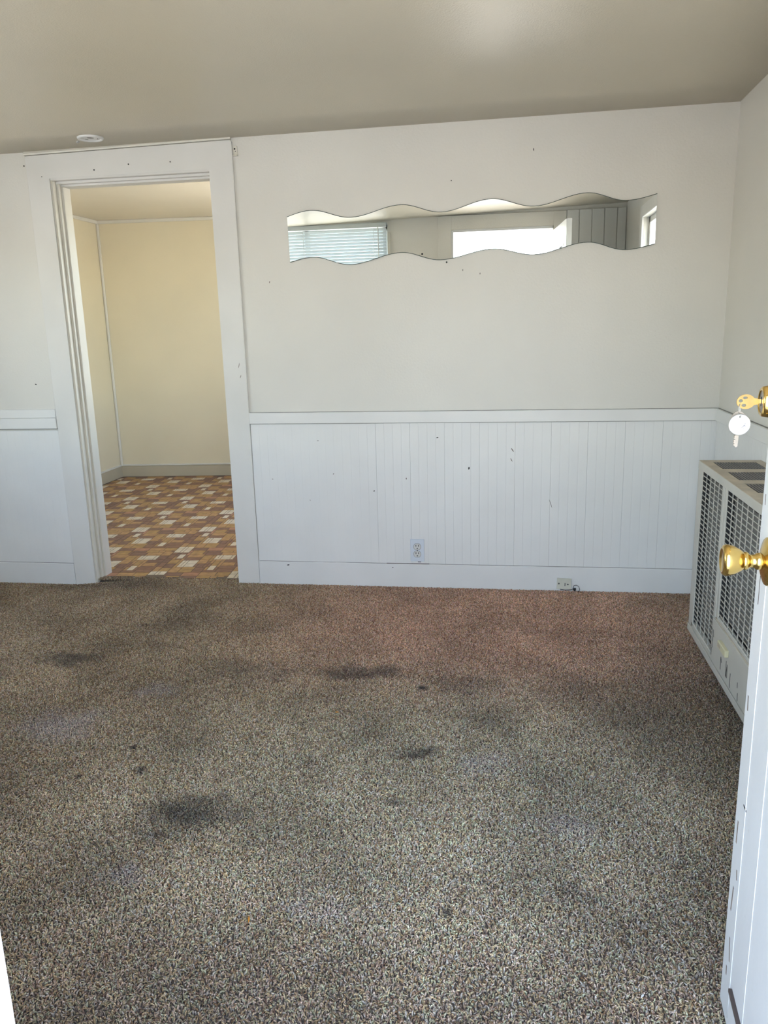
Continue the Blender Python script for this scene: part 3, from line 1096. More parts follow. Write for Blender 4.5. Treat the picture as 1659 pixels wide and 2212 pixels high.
# access panel below the right grille
ap = hp(box('access_panel', (HX - .004, LM[1] - .012, .130), (HX + .012, HY1 + .012, .302), 'heater_enamel', None, .003, 2))
box('panel_shadow_gap', (HX + .001, LM[1] - .016, .302), (HX + .010, HY1 + .014, .3065), 'heater_top_enamel', ap)
box('panel_shadow_gap', (HX + .001, LM[1] - .016, .1255), (HX + .010, HY1 + .014, .1298), 'black', ap)
la = hp(box('latch', (HX - .018, -1.288, .236), (HX - .003, -1.392, .263), 'ivory_knob', None, .002))
box('latch_recess', (HX - .0188, -1.296, .243), (HX - .0175, -1.330, .256), 'heater_top_enamel', la)
rs = random.Random(3)
for (yy, zz, ln, an) in ((-1.165, .235, .05, 1.2), (-1.172, .205, .04, 1.35), (-1.178, .245, .03, 1.2), (-1.155, .190, .045, 1.3), (-1.162, .165, .03, 1.5), (-1.300, .175, .05, 1.5), (-1.306, .190, .02, .9), (-1.372, .185, .060, 1.55), (-1.380, .175, .045, 1.7), (-1.388, .182, .05, 1.45), (-1.430, .165, .055, 1.55), (-1.52, .19, .02, 1.5), (-1.53, .15, .03, 1.5)):
    bm = bmesh.new()
    bbox_into(bm, (-.0005, -.0022, -ln / 2), (0, .0022, ln / 2))
    o = link('scratch_mark', done(bm, 'scratch_mark'), 'black', ap, (HX - .0040, yy, zz))
    o.rotation_euler = (an - math.pi / 2, 0, 0)
# top with three louver banks
tp = hp(boxes('top_frame', [
    ((HX + .001, HY0, HZ1 - .012), (HX + .042, HY1, HZ1)), ((1.019, HY0, HZ1 - .012), (XR, HY1, HZ1)),
    ((HX + .042, HY0, HZ1 - .012), (1.019, -.799, HZ1)), ((HX + .042, -.962, HZ1 - .012), (1.019, -1.026, HZ1)),
    ((HX + .042, -1.192, HZ1 - .012), (1.019, -1.256, HZ1)), ((HX + .042, -1.420, HZ1 - .012), (1.019, -1.484, HZ1)), ((HX + .042, -1.650, HZ1 - .012), (1.019, HY1, HZ1))], 'heater_top_enamel'))
box('top_lip', (HX - .001, HY0 + .0005, HZ1 - .034), (HX + .004, HY1, HZ1 - .001), 'heater_enamel', tp, .001)
hp(box('top_duct', (HX + .03, HY1 + .012, HZ1 - .060), (XR - .016, HY0 - .012, HZ1 - .055), 'heater_dark'))
bm = bmesh.new()
bbox_into(bm, (-.0022, 0, 0), (.0022, -.166, .011))
for v in bm.verts:
    v.co.x += (v.co.z - .005) * .45
slat_me = done(bm, 'top_louver')
slat_me.materials.append(MATS['louver_metal'])
for y0 in (-.798, -1.025, -1.255, -1.483):
    for i in range(16):
        hp(link('top_louver', slat_me, None, None, (HX + .050 + i * .0107, y0, HZ1 - .0125)))

# ------------------------------------------------------------------ front door, open
DX, DY, DW = 0.468, -2.698, 0.893      # free edge on the outside face
dang = math.radians(4.2)
door = empty('door_1', (DX, DY, 0.012), -dang)
sstruct(door, 'white painted front door standing open at the right edge, brass lockset', 'door')
# local frame: -y runs from free edge to hinge, +x is into the door (inside), -x is the outside face
TH = .044
DH = 2.235
st, mu = .150, .120
pw = (DW - 2 * st - mu) / 2
panels = []
for c in range(2):
    y0 = -(st + c * (pw + mu))
    for z0, z1 in ((1.22, 2.06),):
        panels.append((y0, y0 - pw, z0, z1))
bm = bmesh.new()
parts = [((0, 0, 0), (TH, -st, DH)), ((0, -DW + st, 0), (TH, -DW, DH)), ((0, -st - pw, 0), (TH, -st - pw - mu, DH))]
for c in range(2):
    y0 = -(st + c * (pw + mu))
    parts += [((0, y0, 0), (TH, y0 - pw, 1.22)), ((0, y0, 2.06), (TH, y0 - pw, DH))]
for a, b in parts:
    bbox_into(bm, a, b)
bmesh.ops.remove_doubles(bm, verts=bm.verts, dist=1e-5)
slab = link('door_slab', done(bm, 'door_slab'), 'door_paint', door)
for y0, y1, z0, z1 in panels:
    box('door_panel', (.012, y0, z0), (TH - .012, y1, z1), 'door_paint', door)
    fr = boxes('panel_moulding', [((-.003, y0 + .004, z0), (.013, y0 - .014, z1)), ((-.003, y1 - .004, z0), (.013, y1 + .014, z1)), ((-.003, y0, z0), (.013, y1, z0 + .014)), ((-.003, y0, z1 - .014), (.013, y1, z1))], 'door_paint', door, .002)
# ridge of old paint beside the lock stile
tube('paint_ridge', [(0.0002, -.074 - .0010 * noise.noise((zz * 9, 0, 0)), zz) for zz in [.02 + i * .0365 for i in range(61)]], 0.0014, 'door_paint', door, 6)
box('edge_plate', (.006, -.0002, .90), (TH - .006, .0015, 1.10), 'brass', door)
tube('paint_ridge', [(0.0002, -.186 - .0012 * noise.noise((zz * 7, 5, 0)), zz) for zz in [.02 + i * .0300 for i in range(39)]], 0.0013, 'door_paint', door, 6)
box('kick_strip', (-.004, -.090, .006), (.001, -DW + .01, .100), 'door_paint', door, .001)
box('door_sweep', (-.007, -.090, .099), (.001, -DW + .01, .108), 'sweep', door, .001)
scuffs = [(-.020, .70, .03), (-.045, .16, .05), (-.030, .27, .06), (-.050, .34, .02), (-.024, .42, .05), (-.034, .10, .02)]
for yy, zz, ln in scuffs:
    bm = bmesh.new()
    bbox_into(bm, (-.0004, -.0030, -ln / 2), (0, .0030, ln / 2))
    o = link('paint_scar', done(bm, 'paint_scar'), 'scuff', door, (0, yy, zz))
    o.rotation_euler = (rnd.uniform(-.35, .35), 0, 0)
box('paint_crack', (-.0004, -.0285, .905), (0, -.0310, .960), 'sweep', door)
box('paint_chip', (-.0004, -.0165, 1.092), (0, -.0190, 1.112), 'sweep', door)
box('paint_chip', (-.0006, -.056, .500), (0, -.078, .504), 'black', door)

# knob, worked along local -x
KZ = 1.012 - .012
kn = empty('door_knob', (0, -.070, KZ))
kn.parent = door
kn['label'] = 'brass door knob on a round rosette'
lathe('rosette', [(0, .0435), (.002, .0435), (.004, .0415), (.008, .030), (.011, .020), (.012, .0155)], (-1, 0, 0), 'brass', kn, 40)
lathe('shank', [(.011, .0150), (.016, .0155), (.020, .0140), (.022, .0120), (.028, .0115), (.031, .0125), (.034, .0160), (.038, .0168), (.041, .0160)], (-1, 0, 0), 'brass', kn, 32)
lathe('knob_head', [(.039, .0140), (.042, .0175), (.048, .0215), (.057, .0262), (.065, .0285), (.071, .0285), (.075, .0262), (.0768, .0225), (.0765, .0205), (.0755, .0195), (.0752, 0)], (-1, 0, 0), 'brass', kn, 40)
# deadbolt
BZ = 1.296 - .012
db = empty('deadbolt', (0, -.070, BZ))
db.parent = door
db['label'] = 'brass deadbolt cylinder'
lathe('cylinder_ring', [(0, .0320), (.003, .0320), (.006, .0300), (.024, .0268), (.031, .0255), (.0335, .0232), (.0335, .0190), (.031, .0180)], (-1, 0, 0), 'brass', db, 40)
lathe('keyway_plug', [(.031, .0185), (.0322, .0178), (.0322, 0)], (-1, 0, 0), 'steel', db, 32)
box('keyhole', (-.0330, -.0016, -.008), (-.0320, .0016, .008), 'black', db)

# hinges
for zz in (.25, 1.1, 1.95):
    lathe('hinge', [(0, 0), (0, .007), (.09, .007), (.09, 0)], (0, 0, 1), 'brass', door, 12, (TH + .004, -DW, zz))

# ------------------------------------------------------------------ keys
kpos = Matrix.Translation((DX, DY, .012)) @ Matrix.Rotation(-dang, 4, 'Z')


def dl(px, py, pz):
    return kpos @ Vector((px, py, pz))


KB = dl(-.034, -.070, BZ)      # where the key enters the plug


def key_outline(kind):
    pts = []
    n = 28
    for i in range(n):
        a = math.radians(22) + (2 * math.pi - math.radians(44)) * i / (n - 1)
        pts.append((.0155 * math.cos(math.pi + a) * -1, .0128 * math.sin(a)))
    return pts


def make_key(name, blade, mat, th, with_holes):
    """bow centred on the origin, blade along +x, plane x-z"""
    ol = []
    n = 30
    for i in range(n + 1):
        a = math.radians(28) + (2 * math.pi - math.radians(56)) * i / n
        ol.append((.0150 * math.cos(a), .0125 * math.sin(a)))
    ol += [(.0190, -.0050), (.0200, -.0040)]
    L0 = .020
    nb = 7
    for i in range(nb):
        d = (.0012, .0026, .0016, .0030, .0010, .0022, .0014)[i]
        xx = L0 + blade * (i + .3) / nb
        ol += [(xx, -.0040), (xx + blade * .3 / nb, -.0040 + d)]
    ol += [(L0 + blade, -.0010), (L0 + blade + .002, .0010), (L0 + blade, .0036), (L0, .0040), (.0190, .0050)]
    holes = []
    if with_holes:
        for cx, cz, rx, rz, t in ((-.0085, .0015, .0034, .0030, 0), (-.0015, .0066, .0038, .0024, -.2), (-.0030, -.0062, .0038, .0026, .2)):
            holes.append([(cx + rx * math.cos(2 * math.pi * k / 10), cz + rz * math.sin(2 * math.pi * k / 10)) for k in range(10)])
    else:
        holes.append([(-.009 + .0028 * math.cos(2 * math.pi * k / 10), .0028 * math.sin(2 * math.pi * k / 10)) for k in range(10)])
    return prism(name, ol, -th / 2, th / 2, mat, None, holes)


k1 = make_key('house_key', .010, 'brass_key', .0022, True)
k1.location = KB + Vector((-.0235, 0, 0))
tag(k1, 'brass key sitting in the deadbolt keyway', 'key', 'keys of the front door')
RP = KB + Vector((-.0325, 0, -.0050))
ring = tube('key_ring', [(RP.x + .0050 * math.sin(a) * .5, RP.y + .0052 * math.sin(a), RP.z - .0075 + .0090 * math.cos(a)) for a in [2 * math.pi * i / 20 for i in range(20)]], .0007, 'steel', None, 6, True)
tag(ring, 'tiny steel wire ring tying the white tag to the brass key', 'ring')
TG = RP + Vector((.001, -.003, -.034))
tg = empty('key_tag', TG)
tag(tg, 'round white paper key tag hanging below the deadbolt', 'tag')
tg.rotation_euler = (0, 0, math.radians(12))
n = 40
disc = [(.0188 * math.cos(2 * math.pi * i / n), .0182 * math.sin(2 * math.pi * i / n)) for i in range(n)]
hole = [(.0014 * math.cos(2 * math.pi * i / 10), .0138 + .0014 * math.sin(2 * math.pi * i / 10)) for i in range(10)]
prism('paper_disc', disc, -.0004, .0004, 'paper_tag', tg, [hole])
tube('metal_rim', [(.0186 * math.cos(2 * math.pi * i / n), 0, .0180 * math.sin(2 * math.pi * i / n)) for i in range(n)], .0009, 'steel', tg, 6, True)
tube('eyelet', [(.0022 * math.cos(2 * math.pi * i / 12), -.0004, .0138 + .0024 * math.sin(2 * math.pi * i / 12)) for i in range(12)], .0007, 'steel', tg, 6, True)
for i, (a, b, c, d) in enumerate(((.0035, -.0055, .0085, -.0005), (.0070, -.0035, .0100, -.0010), (.0085, .0005, .0105, .0020), (.0095, -.0035, .0110, -.0030), (.0065, -.0065, .0080, -.0062))):
    tube('pencil_stroke', [(a, -.0005, b), (c, -.0005, d)], .00035, 'pencil', tg, 4)
k2 = make_key('house_key', .026, 'nickel_key', .0022, False)
k2.location = RP + Vector((-.0005, .0035, -.0265))
k2.rotation_euler = (0, math.radians(92), math.radians(8))
tag(k2, 'pale key hanging blade-down behind the white tag', 'key', 'keys of the front door')

# ------------------------------------------------------------------ bits on the carpet


def leaf_bit(name, x0, y0, ln, wd, rz, mat, label, cat, z=.016):
    bm = bmesh.new()
    n = 6
    L_, R_ = [], []
    for i in range(n + 1):
        s = i / n
        w_ = wd * math.sin(math.pi * min(.97, max(.03, s)))
        h = .003 * math.sin(s * 3.0) + .001
        L_.append(bm.verts.new((ln * (s - .5), w_ / 2, h)))
        R_.append(bm.verts.new((ln * (s - .5), -w_ / 2, h + .0012)))
    for i in range(n):
        bm.faces.new((L_[i], L_[i + 1], R_[i + 1], R_[i]))
    r = bmesh.ops.extrude_face_region(bm, geom=list(bm.faces))
    for v in r['geom']:
        if isinstance(v, bmesh.types.BMVert):
            v.co.z -= .0008
    o = link(name, done(bm, name), mat, None, (x0, y0, floor_z(x0) + z))
    o.rotation_euler = (.2, 0, rz)
    tag(o, label, cat)
    return o


leaf_bit('leaf_fragment', -.619, -2.606, .024, .0050, 1.9, 'leaf', 'orange dry leaf sliver on the near carpet', 'leaf')
leaf_bit('leaf_fragment', -.624, -1.528, .018, .0085, .2, 'leaf', 'orange-brown leaf crumb mid-carpet, farther from the viewer', 'leaf')
leaf_bit('wood_chip', .303, -2.721, .014, .0045, 1.0, 'crumb', 'pale wood chip on the carpet near the open door', 'chip')
leaf_bit('paper_crumb', -.485, -2.616, .006, .0050, 0.0, 'crumb', 'tiny white crumb right of the orange leaf sliver', 'crumb')

# ------------------------------------------------------------------ kitchen beyond the doorway
KX0, KY0 = -3.892, 3.265
KA = math.atan2(3.357 - 3.265, 1.125)
KXR = -1.28
KC = 2.487


def kback(xx):
    return KY0 + (xx - KX0) * math.tan(KA)


kw = empty('wall_kitchen_back', (KX0, KY0, 0), KA)
sstruct(kw, 'cream kitchen wall seen through the doorway', 'wall')
box('plaster', (-.2, 0, -.05), (2.80, .12, 2.62), 'kitchen_paint', kw)
klw = box('wall_kitchen_left', (KX0 - .12, WT, -.05), (KX0, KY0 + .1, 2.62), 'kitchen_paint')
sstruct(klw, 'cream kitchen side wall at the left of the doorway view', 'wall')
KWIN = (0.90, 2.55, .85, 2.30)
krw = boxes('wall_kitchen_right', [((KXR, WT, -.05), (KXR + .12, KWIN[0], 2.62)), ((KXR, KWIN[1], -.05), (KXR + .12, KY0 + .4, 2.62)), ((KXR, KWIN[0], -.05), (KXR + .12, KWIN[1], KWIN[2])), ((KXR, KWIN[0], KWIN[3]), (KXR + .12, KWIN[1], 2.62))], 'kitchen_paint')
sstruct(krw, 'cream kitchen wall with its window, hidden right of the doorway', 'wall')
kc = box('ceiling_kitchen', (KX0 - .2, .02, KC), (KXR + .12, KY0 + .5, KC + .12), 'kitchen_ceiling')
sstruct(kc, 'cream kitchen ceiling seen through the doorway', 'ceiling')
# strips: crown, corner bead, base cap, cove base
kt = empty('trim_5', (KX0, KY0, 0), KA)
sstruct(kt, 'narrow cream moulding strips in the kitchen corner', 'moulding')
box('crown_strip', (0, -.020, KC - .030), (2.6, 0, KC), 'kitchen_trim', kt, .004)
box('corner_bead', (.0, -.022, .12), (.022, 0, KC - .03), 'kitchen_trim', kt, .004)
o = box('crown_strip', (KX0, WT, KC - .030), (KX0 + .020, KY0, KC), 'kitchen_trim', None, .004)
o.parent = kt
o.matrix_parent_inverse = (Matrix.Translation((KX0, KY0, 0)) @ Matrix.Rotation(KA, 4, 'Z')).inverted()
kbb = empty('baseboard_kitchen', (KX0, KY0, 0), KA)
sstruct(kbb, 'beige cove base with white cap strip along the kitchen walls', 'baseboard')
box('cove_base', (0, -.010, -.01), (2.6, 0, .112), 'cove_base', kbb, .002)
box('cap_strip', (0, -.016, .113), (2.6, 0, .130), 'kitchen_trim', kbb, .003)
for nm, a, b, mt_ in (('cove_base', (KX0, WT, -.01), (KX0 + .010, KY0, .112), 'cove_base'), ('cap_strip', (KX0, WT, .113), (KX0 + .016, KY0, .130), 'kitchen_trim')):
    o = box(nm, a, b, mt_, None, .002)
    o.parent = kbb
    o.matrix_parent_inverse = (Matrix.Translation((KX0, KY0, 0)) @ Matrix.Rotation(KA, 4, 'Z')).inverted()

# vinyl floor, embossed pieces
kf = box('floor_kitchen', (KX0 - .1, .058, -.08), (KXR + .1, KY0 + .5, .0030), 'grout')
sstruct(kf, 'brown, gold and cream mosaic-patterned kitchen floor', 'floor')
UX, UY = 0.02125, 0.02290     # half units of the repeat (24 x 24 of them)
NR = 24
cellgrid = [[None] * NR for _ in range(NR)]
pieces = []    # (cx, cy, w, h, colour)


def put(cx, cy, wd, hg, col):
    for i in range(wd):
        for j in range(hg):
            cellgrid[(cy + j) % NR][(cx + i) % NR] = 1
    pieces.append((cx, cy, wd, hg, col))


CR = 'vinyl_cream'
# cluster A (offset 0,0), B (.13,.22), C (.325,.366)
for (cx, cy, lay) in ((22, 22, ((0, 0, 2, 3), (2, 0, 1, 3), (3, 0, 2, 3), (0, 3, 2, 1), (0, 4, 2, 2), (2, 3, 1, 3), (3, 3, 2, 3))),
                      (4, 8, ((0, 0, 2, 1), (2, 0, 3, 3), (0, 1, 1, 3), (1, 1, 1, 3), (2, 3, 3, 2), (0, 4, 1, 2), (1, 4, 1, 2), (2, 5, 3, 1))),
                      (13, 15, ((0, 0, 2, 1), (2, 0, 3, 1), (5, 0, 1, 1), (0, 1, 1, 3), (1, 1, 1, 3), (2, 1, 3, 3), (5, 1, 1, 3)))):
    for a, b, c_, d in lay:
        put(cx + a, cy + b, c_, d, CR)
put(14, 5, 2, 4, CR)
put(1, 16, 2, 4, CR)
rv = random.Random(21)
for j in range(NR):
    for i in range(NR):
        if cellgrid[j][i]:
            continue
        sizes = [(4, 3), (3, 3), (3, 4), (5, 3), (2, 3), (4, 2), (3, 2), (2, 4), (2, 2), (4, 1), (2, 1), (1, 3), (1, 2), (1, 1)]
        rv.shuffle(sizes)
        sizes.sort(key=lambda s: -s[0] * s[1] * rv.uniform(.55, 1))
        for wd, hg in sizes + [(1, 1)]:
            if all(not cellgrid[(j + b) % NR][(i + a) % NR] for a in range(wd) for b in range(hg)):
                dd = ((i + wd / 2) + (j + hg / 2) * 1.0) / NR
                band = math.sin(2 * math.pi * (dd * 2 + .15 * math.sin(2 * math.pi * i / NR)))
                pr_ = .5 + .42 * band
                if rv.random() < pr_:
                    col = rv.choice(['vinyl_tan', 'vinyl_gold', 'vinyl_tan', 'vinyl_gold', 'vinyl_rose'])
                else:
                    col = rv.choice(['vinyl_brown', 'vinyl_brown', 'vinyl_umber'])
                put(i, j, wd, hg, col)
                break
A0 = Vector((-2.143, 0.031))     # lattice origin (cluster A) on the floor
ca, sa = math.cos(0.080), math.sin(0.080)
allp = []
for ti in range(-5, 6):
    for tj in range(-2, 8):
        for cx, cy, wd, hg, col in pieces:
            u0 = (cx - 22 + ti * NR) * UX
            v0 = (cy - 22 + tj * NR) * UY
            uc, vc = u0 + wd * UX / 2, v0 + hg * UY / 2
            wx = A0.x + uc * ca - vc * sa
            wy = A0.y + uc * sa + vc * ca
            half = max(wd * UX, hg * UY) / 2
            if wx < KX0 + half or wx > KXR - half or wy < .046 + hg * UY / 2 or wy > kback(wx) - half:
                continue
            allp.append((wx, wy, wd, hg, col))


def seen_size(q):
    d = Vector((q[0], q[1], 0)) - CAM_LOC
    z = d.dot(_f)
    px = FPX * d.dot(_R) / z + 829.5
    py = 1106 - FPX * d.dot(_U) / z
    vis = (205 < px < 520) and py < 1256 and py > 1020
    vis = vis and (px > 216 + (py - 1050) * .08)
    return (1 if vis else 0, q[2] * q[3] / z ** 3)


allp.sort(key=seen_size, reverse=True)
piece_me = {}
GR = .0017
for q in allp[:300]:
    wx, wy, wd, hg, col = q
    key = (wd, hg, col)
    if key not in piece_me:
        bm = bmesh.new()
        a, b = wd * UX / 2 - GR, hg * UY / 2 - GR
        bbox_into(bm, (-a, -b, -.001), (a, b, .0010))
        for v in bm.verts:
            if v.co.z > 0:
                v.co.x *= 1 - .0008 / a
                v.co.y *= 1 - .0008 / b
        me = done(bm, 'vinyl_tile')
        me.materials.append(MATS[col])
        piece_me[key] = me
    o = link('vinyl_tile', piece_me[key], None, kf, (wx, wy, .0030))
    o.rotation_euler = (0, 0, 0.080)
bm = bmesh.new()
cols = ['vinyl_brown', 'vinyl_umber', 'vinyl_tan', 'vinyl_gold', 'vinyl_rose', 'vinyl_cream']
for wx, wy, wd, hg, col in allp[300:]:
    a, b = wd * UX / 2 - GR, hg * UY / 2 - GR
    vs = []
    for zz, s in ((.0030, 0), (.0040, .0008)):
        for px, py in ((-a + s, -b + s), (a - s, -b + s), (a - s, b - s), (-a + s, b - s)):
            vs.append(bm.verts.new((wx + px * ca - py * sa, wy + px * sa + py * ca, zz)))
    ci = cols.index(col)
    bm.faces.new(vs[4:]).material_index = ci
    for i in range(4):
        bm.faces.new((vs[i], vs[(i + 1) % 4], vs[4 + (i + 1) % 4], vs[4 + i])).material_index = ci
far = link('vinyl_tile_field', done(bm, 'vinyl_tile_field'), cols, kf)
tag(far, 'rest of the brown and gold mosaic floor pieces', kind='stuff')

# ------------------------------------------------------------------ what the mirror sees behind the viewer
# entrance casing
ec = empty('trim_6')
sstruct(ec, 'wide flat casing around the front entrance, seen in the mirror', 'door casing')
for a, b in (((EN_L - .130, YF, -.02), (EN_L - .004, YF + .013, 2.42)), ((EN_R + .002, YF, -.02), (EN_R + .115, YF + .013, 2.42)), ((EN_L - .004, YF, EN_T + .004), (EN_R + .002, YF + .013, 2.42))):
    box('casing_board', a, b, 'wall_paint', ec, .0015)
box('jamb', (EN_L - .003, YF - .15, -.02), (EN_L + .016, YF + .016, EN_T), 'door_paint', ec, .002)
box('jamb', (EN_R - .004, YF - .15, -.02), (EN_R + .004, YF + .0, EN_T), 'door_paint', ec, .002)
box('head_jamb', (EN_L + .016, YF - .15, EN_T - .018), (EN_R - .004, YF + .016, EN_T + .004), 'door_paint', ec, .002)
box('threshold', (EN_L, YF - .15, -.02), (EN_R, YF + .005, .012), 'steel', ec, .004)

# vertical boards on the front wall, right of the entrance
bdm = None
x = EN_R + .120
while x < XR - .02:
    wd = min(.112, XR - .001 - x)
    box('wall_board', (x, YF, -.02), (x + wd - .004, YF + .011, 2.425), 'siding', wall_front, .003)
    x += .112

# front window with a mini blind
win = empty('window_1', ((W1[0] + W1[1]) / 2, YF, W1[2]))
sstruct(win, 'front window with white frame, seen in the mirror behind its blind', 'window')
WINV = Matrix.Translation((-(W1[0] + W1[1]) / 2, -YF, -W1[2]))


def wp_(o, inv, par):
    o.parent = par
    o.matrix_parent_inverse = inv
    return o


for a, b in (((W1[0], YF - .10, W1[2]), (W1[0] + .05, YF - .05, W1[3])), ((W1[1] - .05, YF - .10, W1[2]), (W1[1], YF - .05, W1[3])), ((W1[0], YF - .10, W1[2]), (W1[1], YF - .05, W1[2] + .05)), ((W1[0], YF - .10, W1[3] - .05), (W1[1], YF - .05, W1[3])), (((W1[0] + W1[1]) / 2 - .02, YF - .10, W1[2]), ((W1[0] + W1[1]) / 2 + .02, YF - .05, W1[3]))):
    wp_(box('window_frame', a, b, 'trim_paint', None, .003), WINV, win)
for c in range(2):
    xa = W1[0] + .05 if c == 0 else (W1[0] + W1[1]) / 2 + .02
    xb = (W1[0] + W1[1]) / 2 - .02 if c == 0 else W1[1] - .05
    wp_(box('pane', (xa, YF - .078, W1[2] + .05), (xb, YF - .074, W1[3] - .05), 'glass'), WINV, win)
wp_(box('window_trim', (W1[1], YF, W1[2]), (W1[1] + .030, YF + .014, 2.30), 'kitchen_trim', None, .002), WINV, win)
wp_(box('window_sill', (W1[0] - .05, YF - .05, W1[2] - .03), (W1[1] + .05, YF + .04, W1[2]), 'trim_paint', None, .004), WINV, win)
bx0, bx1 = W1[0] - .02, W1[1] - .005
bld = empty('window_blind', ((bx0 + bx1) / 2, YF + .03, W1[3]))
tag(bld, 'pale grey-white mini blind over the front window, reflected in the mirror', 'blind')
BINV = Matrix.Translation((-(bx0 + bx1) / 2, -YF - .03, -W1[3]))
wp_(box('headrail', (bx0, YF + .012, W1[3] - .035), (bx1, YF + .050, W1[3] + .008), 'blind', None, .003), BINV, bld)
bm = bmesh.new()
L_ = bx1 - bx0
prf = [(-.0110, -.0135), (-.0060, -.0062), (0, .0010), (.0060, .0072), (.0110, .0118)]
a = [bm.verts.new((0, yy, zz)) for yy, zz in prf] + [bm.verts.new((0, yy, zz - .0008)) for yy, zz in prf[::-1]]
b = [bm.verts.new((L_, v.co.y, v.co.z)) for v in a]
for i in range(len(a)):
    j = (i + 1) % len(a)
    bm.faces.new((a[i], a[j], b[j], b[i]))
bm.faces.new(a[::-1]); bm.faces.new(b)
slm = done(bm, 'slat')
slm.materials.append(MATS['blind'])
zz = W1[3] - .055
while zz > W1[2] + .03:
    wp_(link('slat', slm, None, None, (bx0, YF + .031, zz)), BINV, bld)
    zz -= .0290
wp_(box('bottom_rail', (bx0, YF + .018, W1[2] + .005), (bx1, YF + .045, W1[2] + .022), 'blind', None, .002), BINV, bld)
for xx in (bx0 + .18, (bx0 + bx1) / 2, bx1 - .12):
    wp_(tube('ladder_cord', [(xx, YF + .045, W1[3] - .03), (xx, YF + .045, W1[2] + .02)], .0016, 'plastic_white', None, 5), BINV, bld)
wp_(tube('tilt_wand', [(bx1 - .075, YF + .055, W1[3] - .03), (bx1 - .072, YF + .058, W1[2] + .5)], .004, 'plastic_white', None, 6), BINV, bld)

# side window on the right wall
w2 = empty('window_2', (XR, (W2[0] + W2[1]) / 2, W2[2]))
sstruct(w2, 'side window with white casing, glimpsed at the right end of the mirror', 'window')
V2 = Matrix.Translation((-XR, -(W2[0] + W2[1]) / 2, -W2[2]))
for a, b in (((XR - .018, W2[0] - .09, W2[2] - .02), (XR, W2[0], W2[3] + .09)), ((XR - .018, W2[1], W2[2] - .02), (XR, W2[1] + .09, W2[3] + .09)), ((XR - .018, W2[0], W2[3]), (XR, W2[1], W2[3] + .09)), ((XR - .05, W2[0] - .09, W2[2] - .05), (XR + .04, W2[1] + .09, W2[2] - .02))):
    wp_(box('window_casing', a, b, 'trim_paint', None, .003), V2, w2)
for a, b in (((XR + .04, W2[0], W2[2]), (XR + .08, W2[0] + .045, W2[3])), ((XR + .04, W2[1] - .045, W2[2]), (XR + .08, W2[1], W2[3])), ((XR + .04, W2[0], W2[2]), (XR + .08, W2[1], W2[2] + .045)), ((XR + .04, W2[0], W2[3] - .045), (XR + .08, W2[1], W2[3])), ((XR + .04, W2[0], 1.60), (XR + .08, W2[1], 1.64))):
    wp_(box('sash', a, b, 'trim_paint', None, .003), V2, w2)
for z0, z1 in ((W2[2] + .045, 1.60), (1.64, W2[3] - .045)):
    wp_(box('pane', (XR + .058, W2[0] + .045, z0), (XR + .062, W2[1] - .045, z1), 'glass'), V2, w2)
# window in the left wall
w4 = empty('window_4', (XL, (W4[0] + W4[1]) / 2, W4[2]))
sstruct(w4, 'white-framed window in the left wall, outside the picture', 'window')
V4 = Matrix.Translation((-XL, -(W4[0] + W4[1]) / 2, -W4[2]))
for a, b in (((XL - .09, W4[0], W4[2]), (XL - .04, W4[0] + .05, W4[3])), ((XL - .09, W4[1] - .05, W4[2]), (XL - .04, W4[1], W4[3])), ((XL - .09, W4[0], W4[2]), (XL - .04, W4[1], W4[2] + .05)), ((XL - .09, W4[0], W4[3] - .05), (XL - .04, W4[1], W4[3])), ((XL, W4[0] - .08, W4[2] - .08), (XL + .016, W4[0], W4[3] + .08)), ((XL, W4[1], W4[2] - .08), (XL + .016, W4[1] + .08, W4[3] + .08)), ((XL, W4[0], W4[3]), (XL + .016, W4[1], W4[3] + .08)), ((XL, W4[0], W4[2] - .08), (XL + .016, W4[1], W4[2]))):
    wp_(box('window_frame', a, b, 'trim_paint', None, .003), V4, w4)
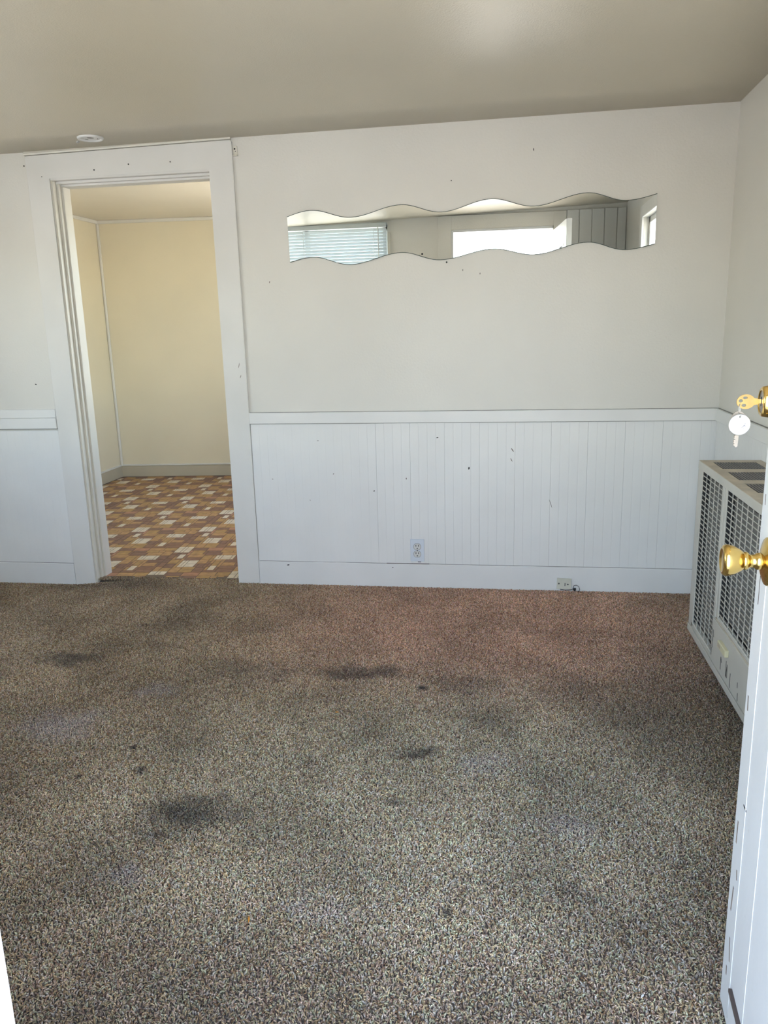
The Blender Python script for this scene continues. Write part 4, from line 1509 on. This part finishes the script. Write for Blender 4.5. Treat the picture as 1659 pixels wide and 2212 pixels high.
wp_(box('pane', (XL - .068, W4[0] + .05, W4[2] + .05), (XL - .064, W4[1] - .05, W4[3] - .05), 'glass'), V4, w4)
# kitchen window
w3 = empty('window_3', (KXR, (KWIN[0] + KWIN[1]) / 2, KWIN[2]))
sstruct(w3, 'kitchen window hidden to the right of the doorway', 'window')
V3 = Matrix.Translation((-KXR, -(KWIN[0] + KWIN[1]) / 2, -KWIN[2]))
for a, b in (((KXR + .03, KWIN[0], KWIN[2]), (KXR + .07, KWIN[0] + .05, KWIN[3])), ((KXR + .03, KWIN[1] - .05, KWIN[2]), (KXR + .07, KWIN[1], KWIN[3])), ((KXR + .03, KWIN[0], KWIN[2]), (KXR + .07, KWIN[1], KWIN[2] + .05)), ((KXR + .03, KWIN[0], KWIN[3] - .05), (KXR + .07, KWIN[1], KWIN[3]))):
    wp_(box('sash', a, b, 'kitchen_trim', None, .003), V3, w3)
wp_(box('pane', (KXR + .048, KWIN[0] + .05, KWIN[2] + .05), (KXR + .052, KWIN[1] - .05, KWIN[3] - .05), 'glass'), V3, w3)

# ------------------------------------------------------------------ outdoors
gr = box('ground', (-30, -34, -.30), (30, YF - .15, -.10), 'concrete')
sstruct(gr, 'sunlit pale concrete ground outside the entrance', 'ground')
gr2 = boxes('side_yard', [((XR + .15, YF - .15, -.30), (30, 30, -.10)), ((KXR + .13, .14, -.30), (XR + .15, 30, -.10)), ((-30, YF - .15, -.30), (KX0 - .13, 30, -.10))], 'concrete')
sstruct(gr2, 'pale concrete yard beside the house, outside the side windows', 'ground')
nb = empty('board_fence', (0.1, -9.4, -.1))
tag(nb, 'white board fence across the yard, bright in the mirror', 'fence')
nb.rotation_euler = (0, 0, math.radians(24))
box('backing_wall', (-.2, -.06, 0), (3.8, 0, 3.05), 'siding', nb)
bme = None
for i in range(20):
    o = box('fence_board', (0, 0, 0), (.185, .020, 3.08 - .0), 'siding', nb, .004) if bme is None else link('fence_board', bme, None, nb)
    bme = o.data
    o.location = (-.2 + i * .2, 0.0, 0)
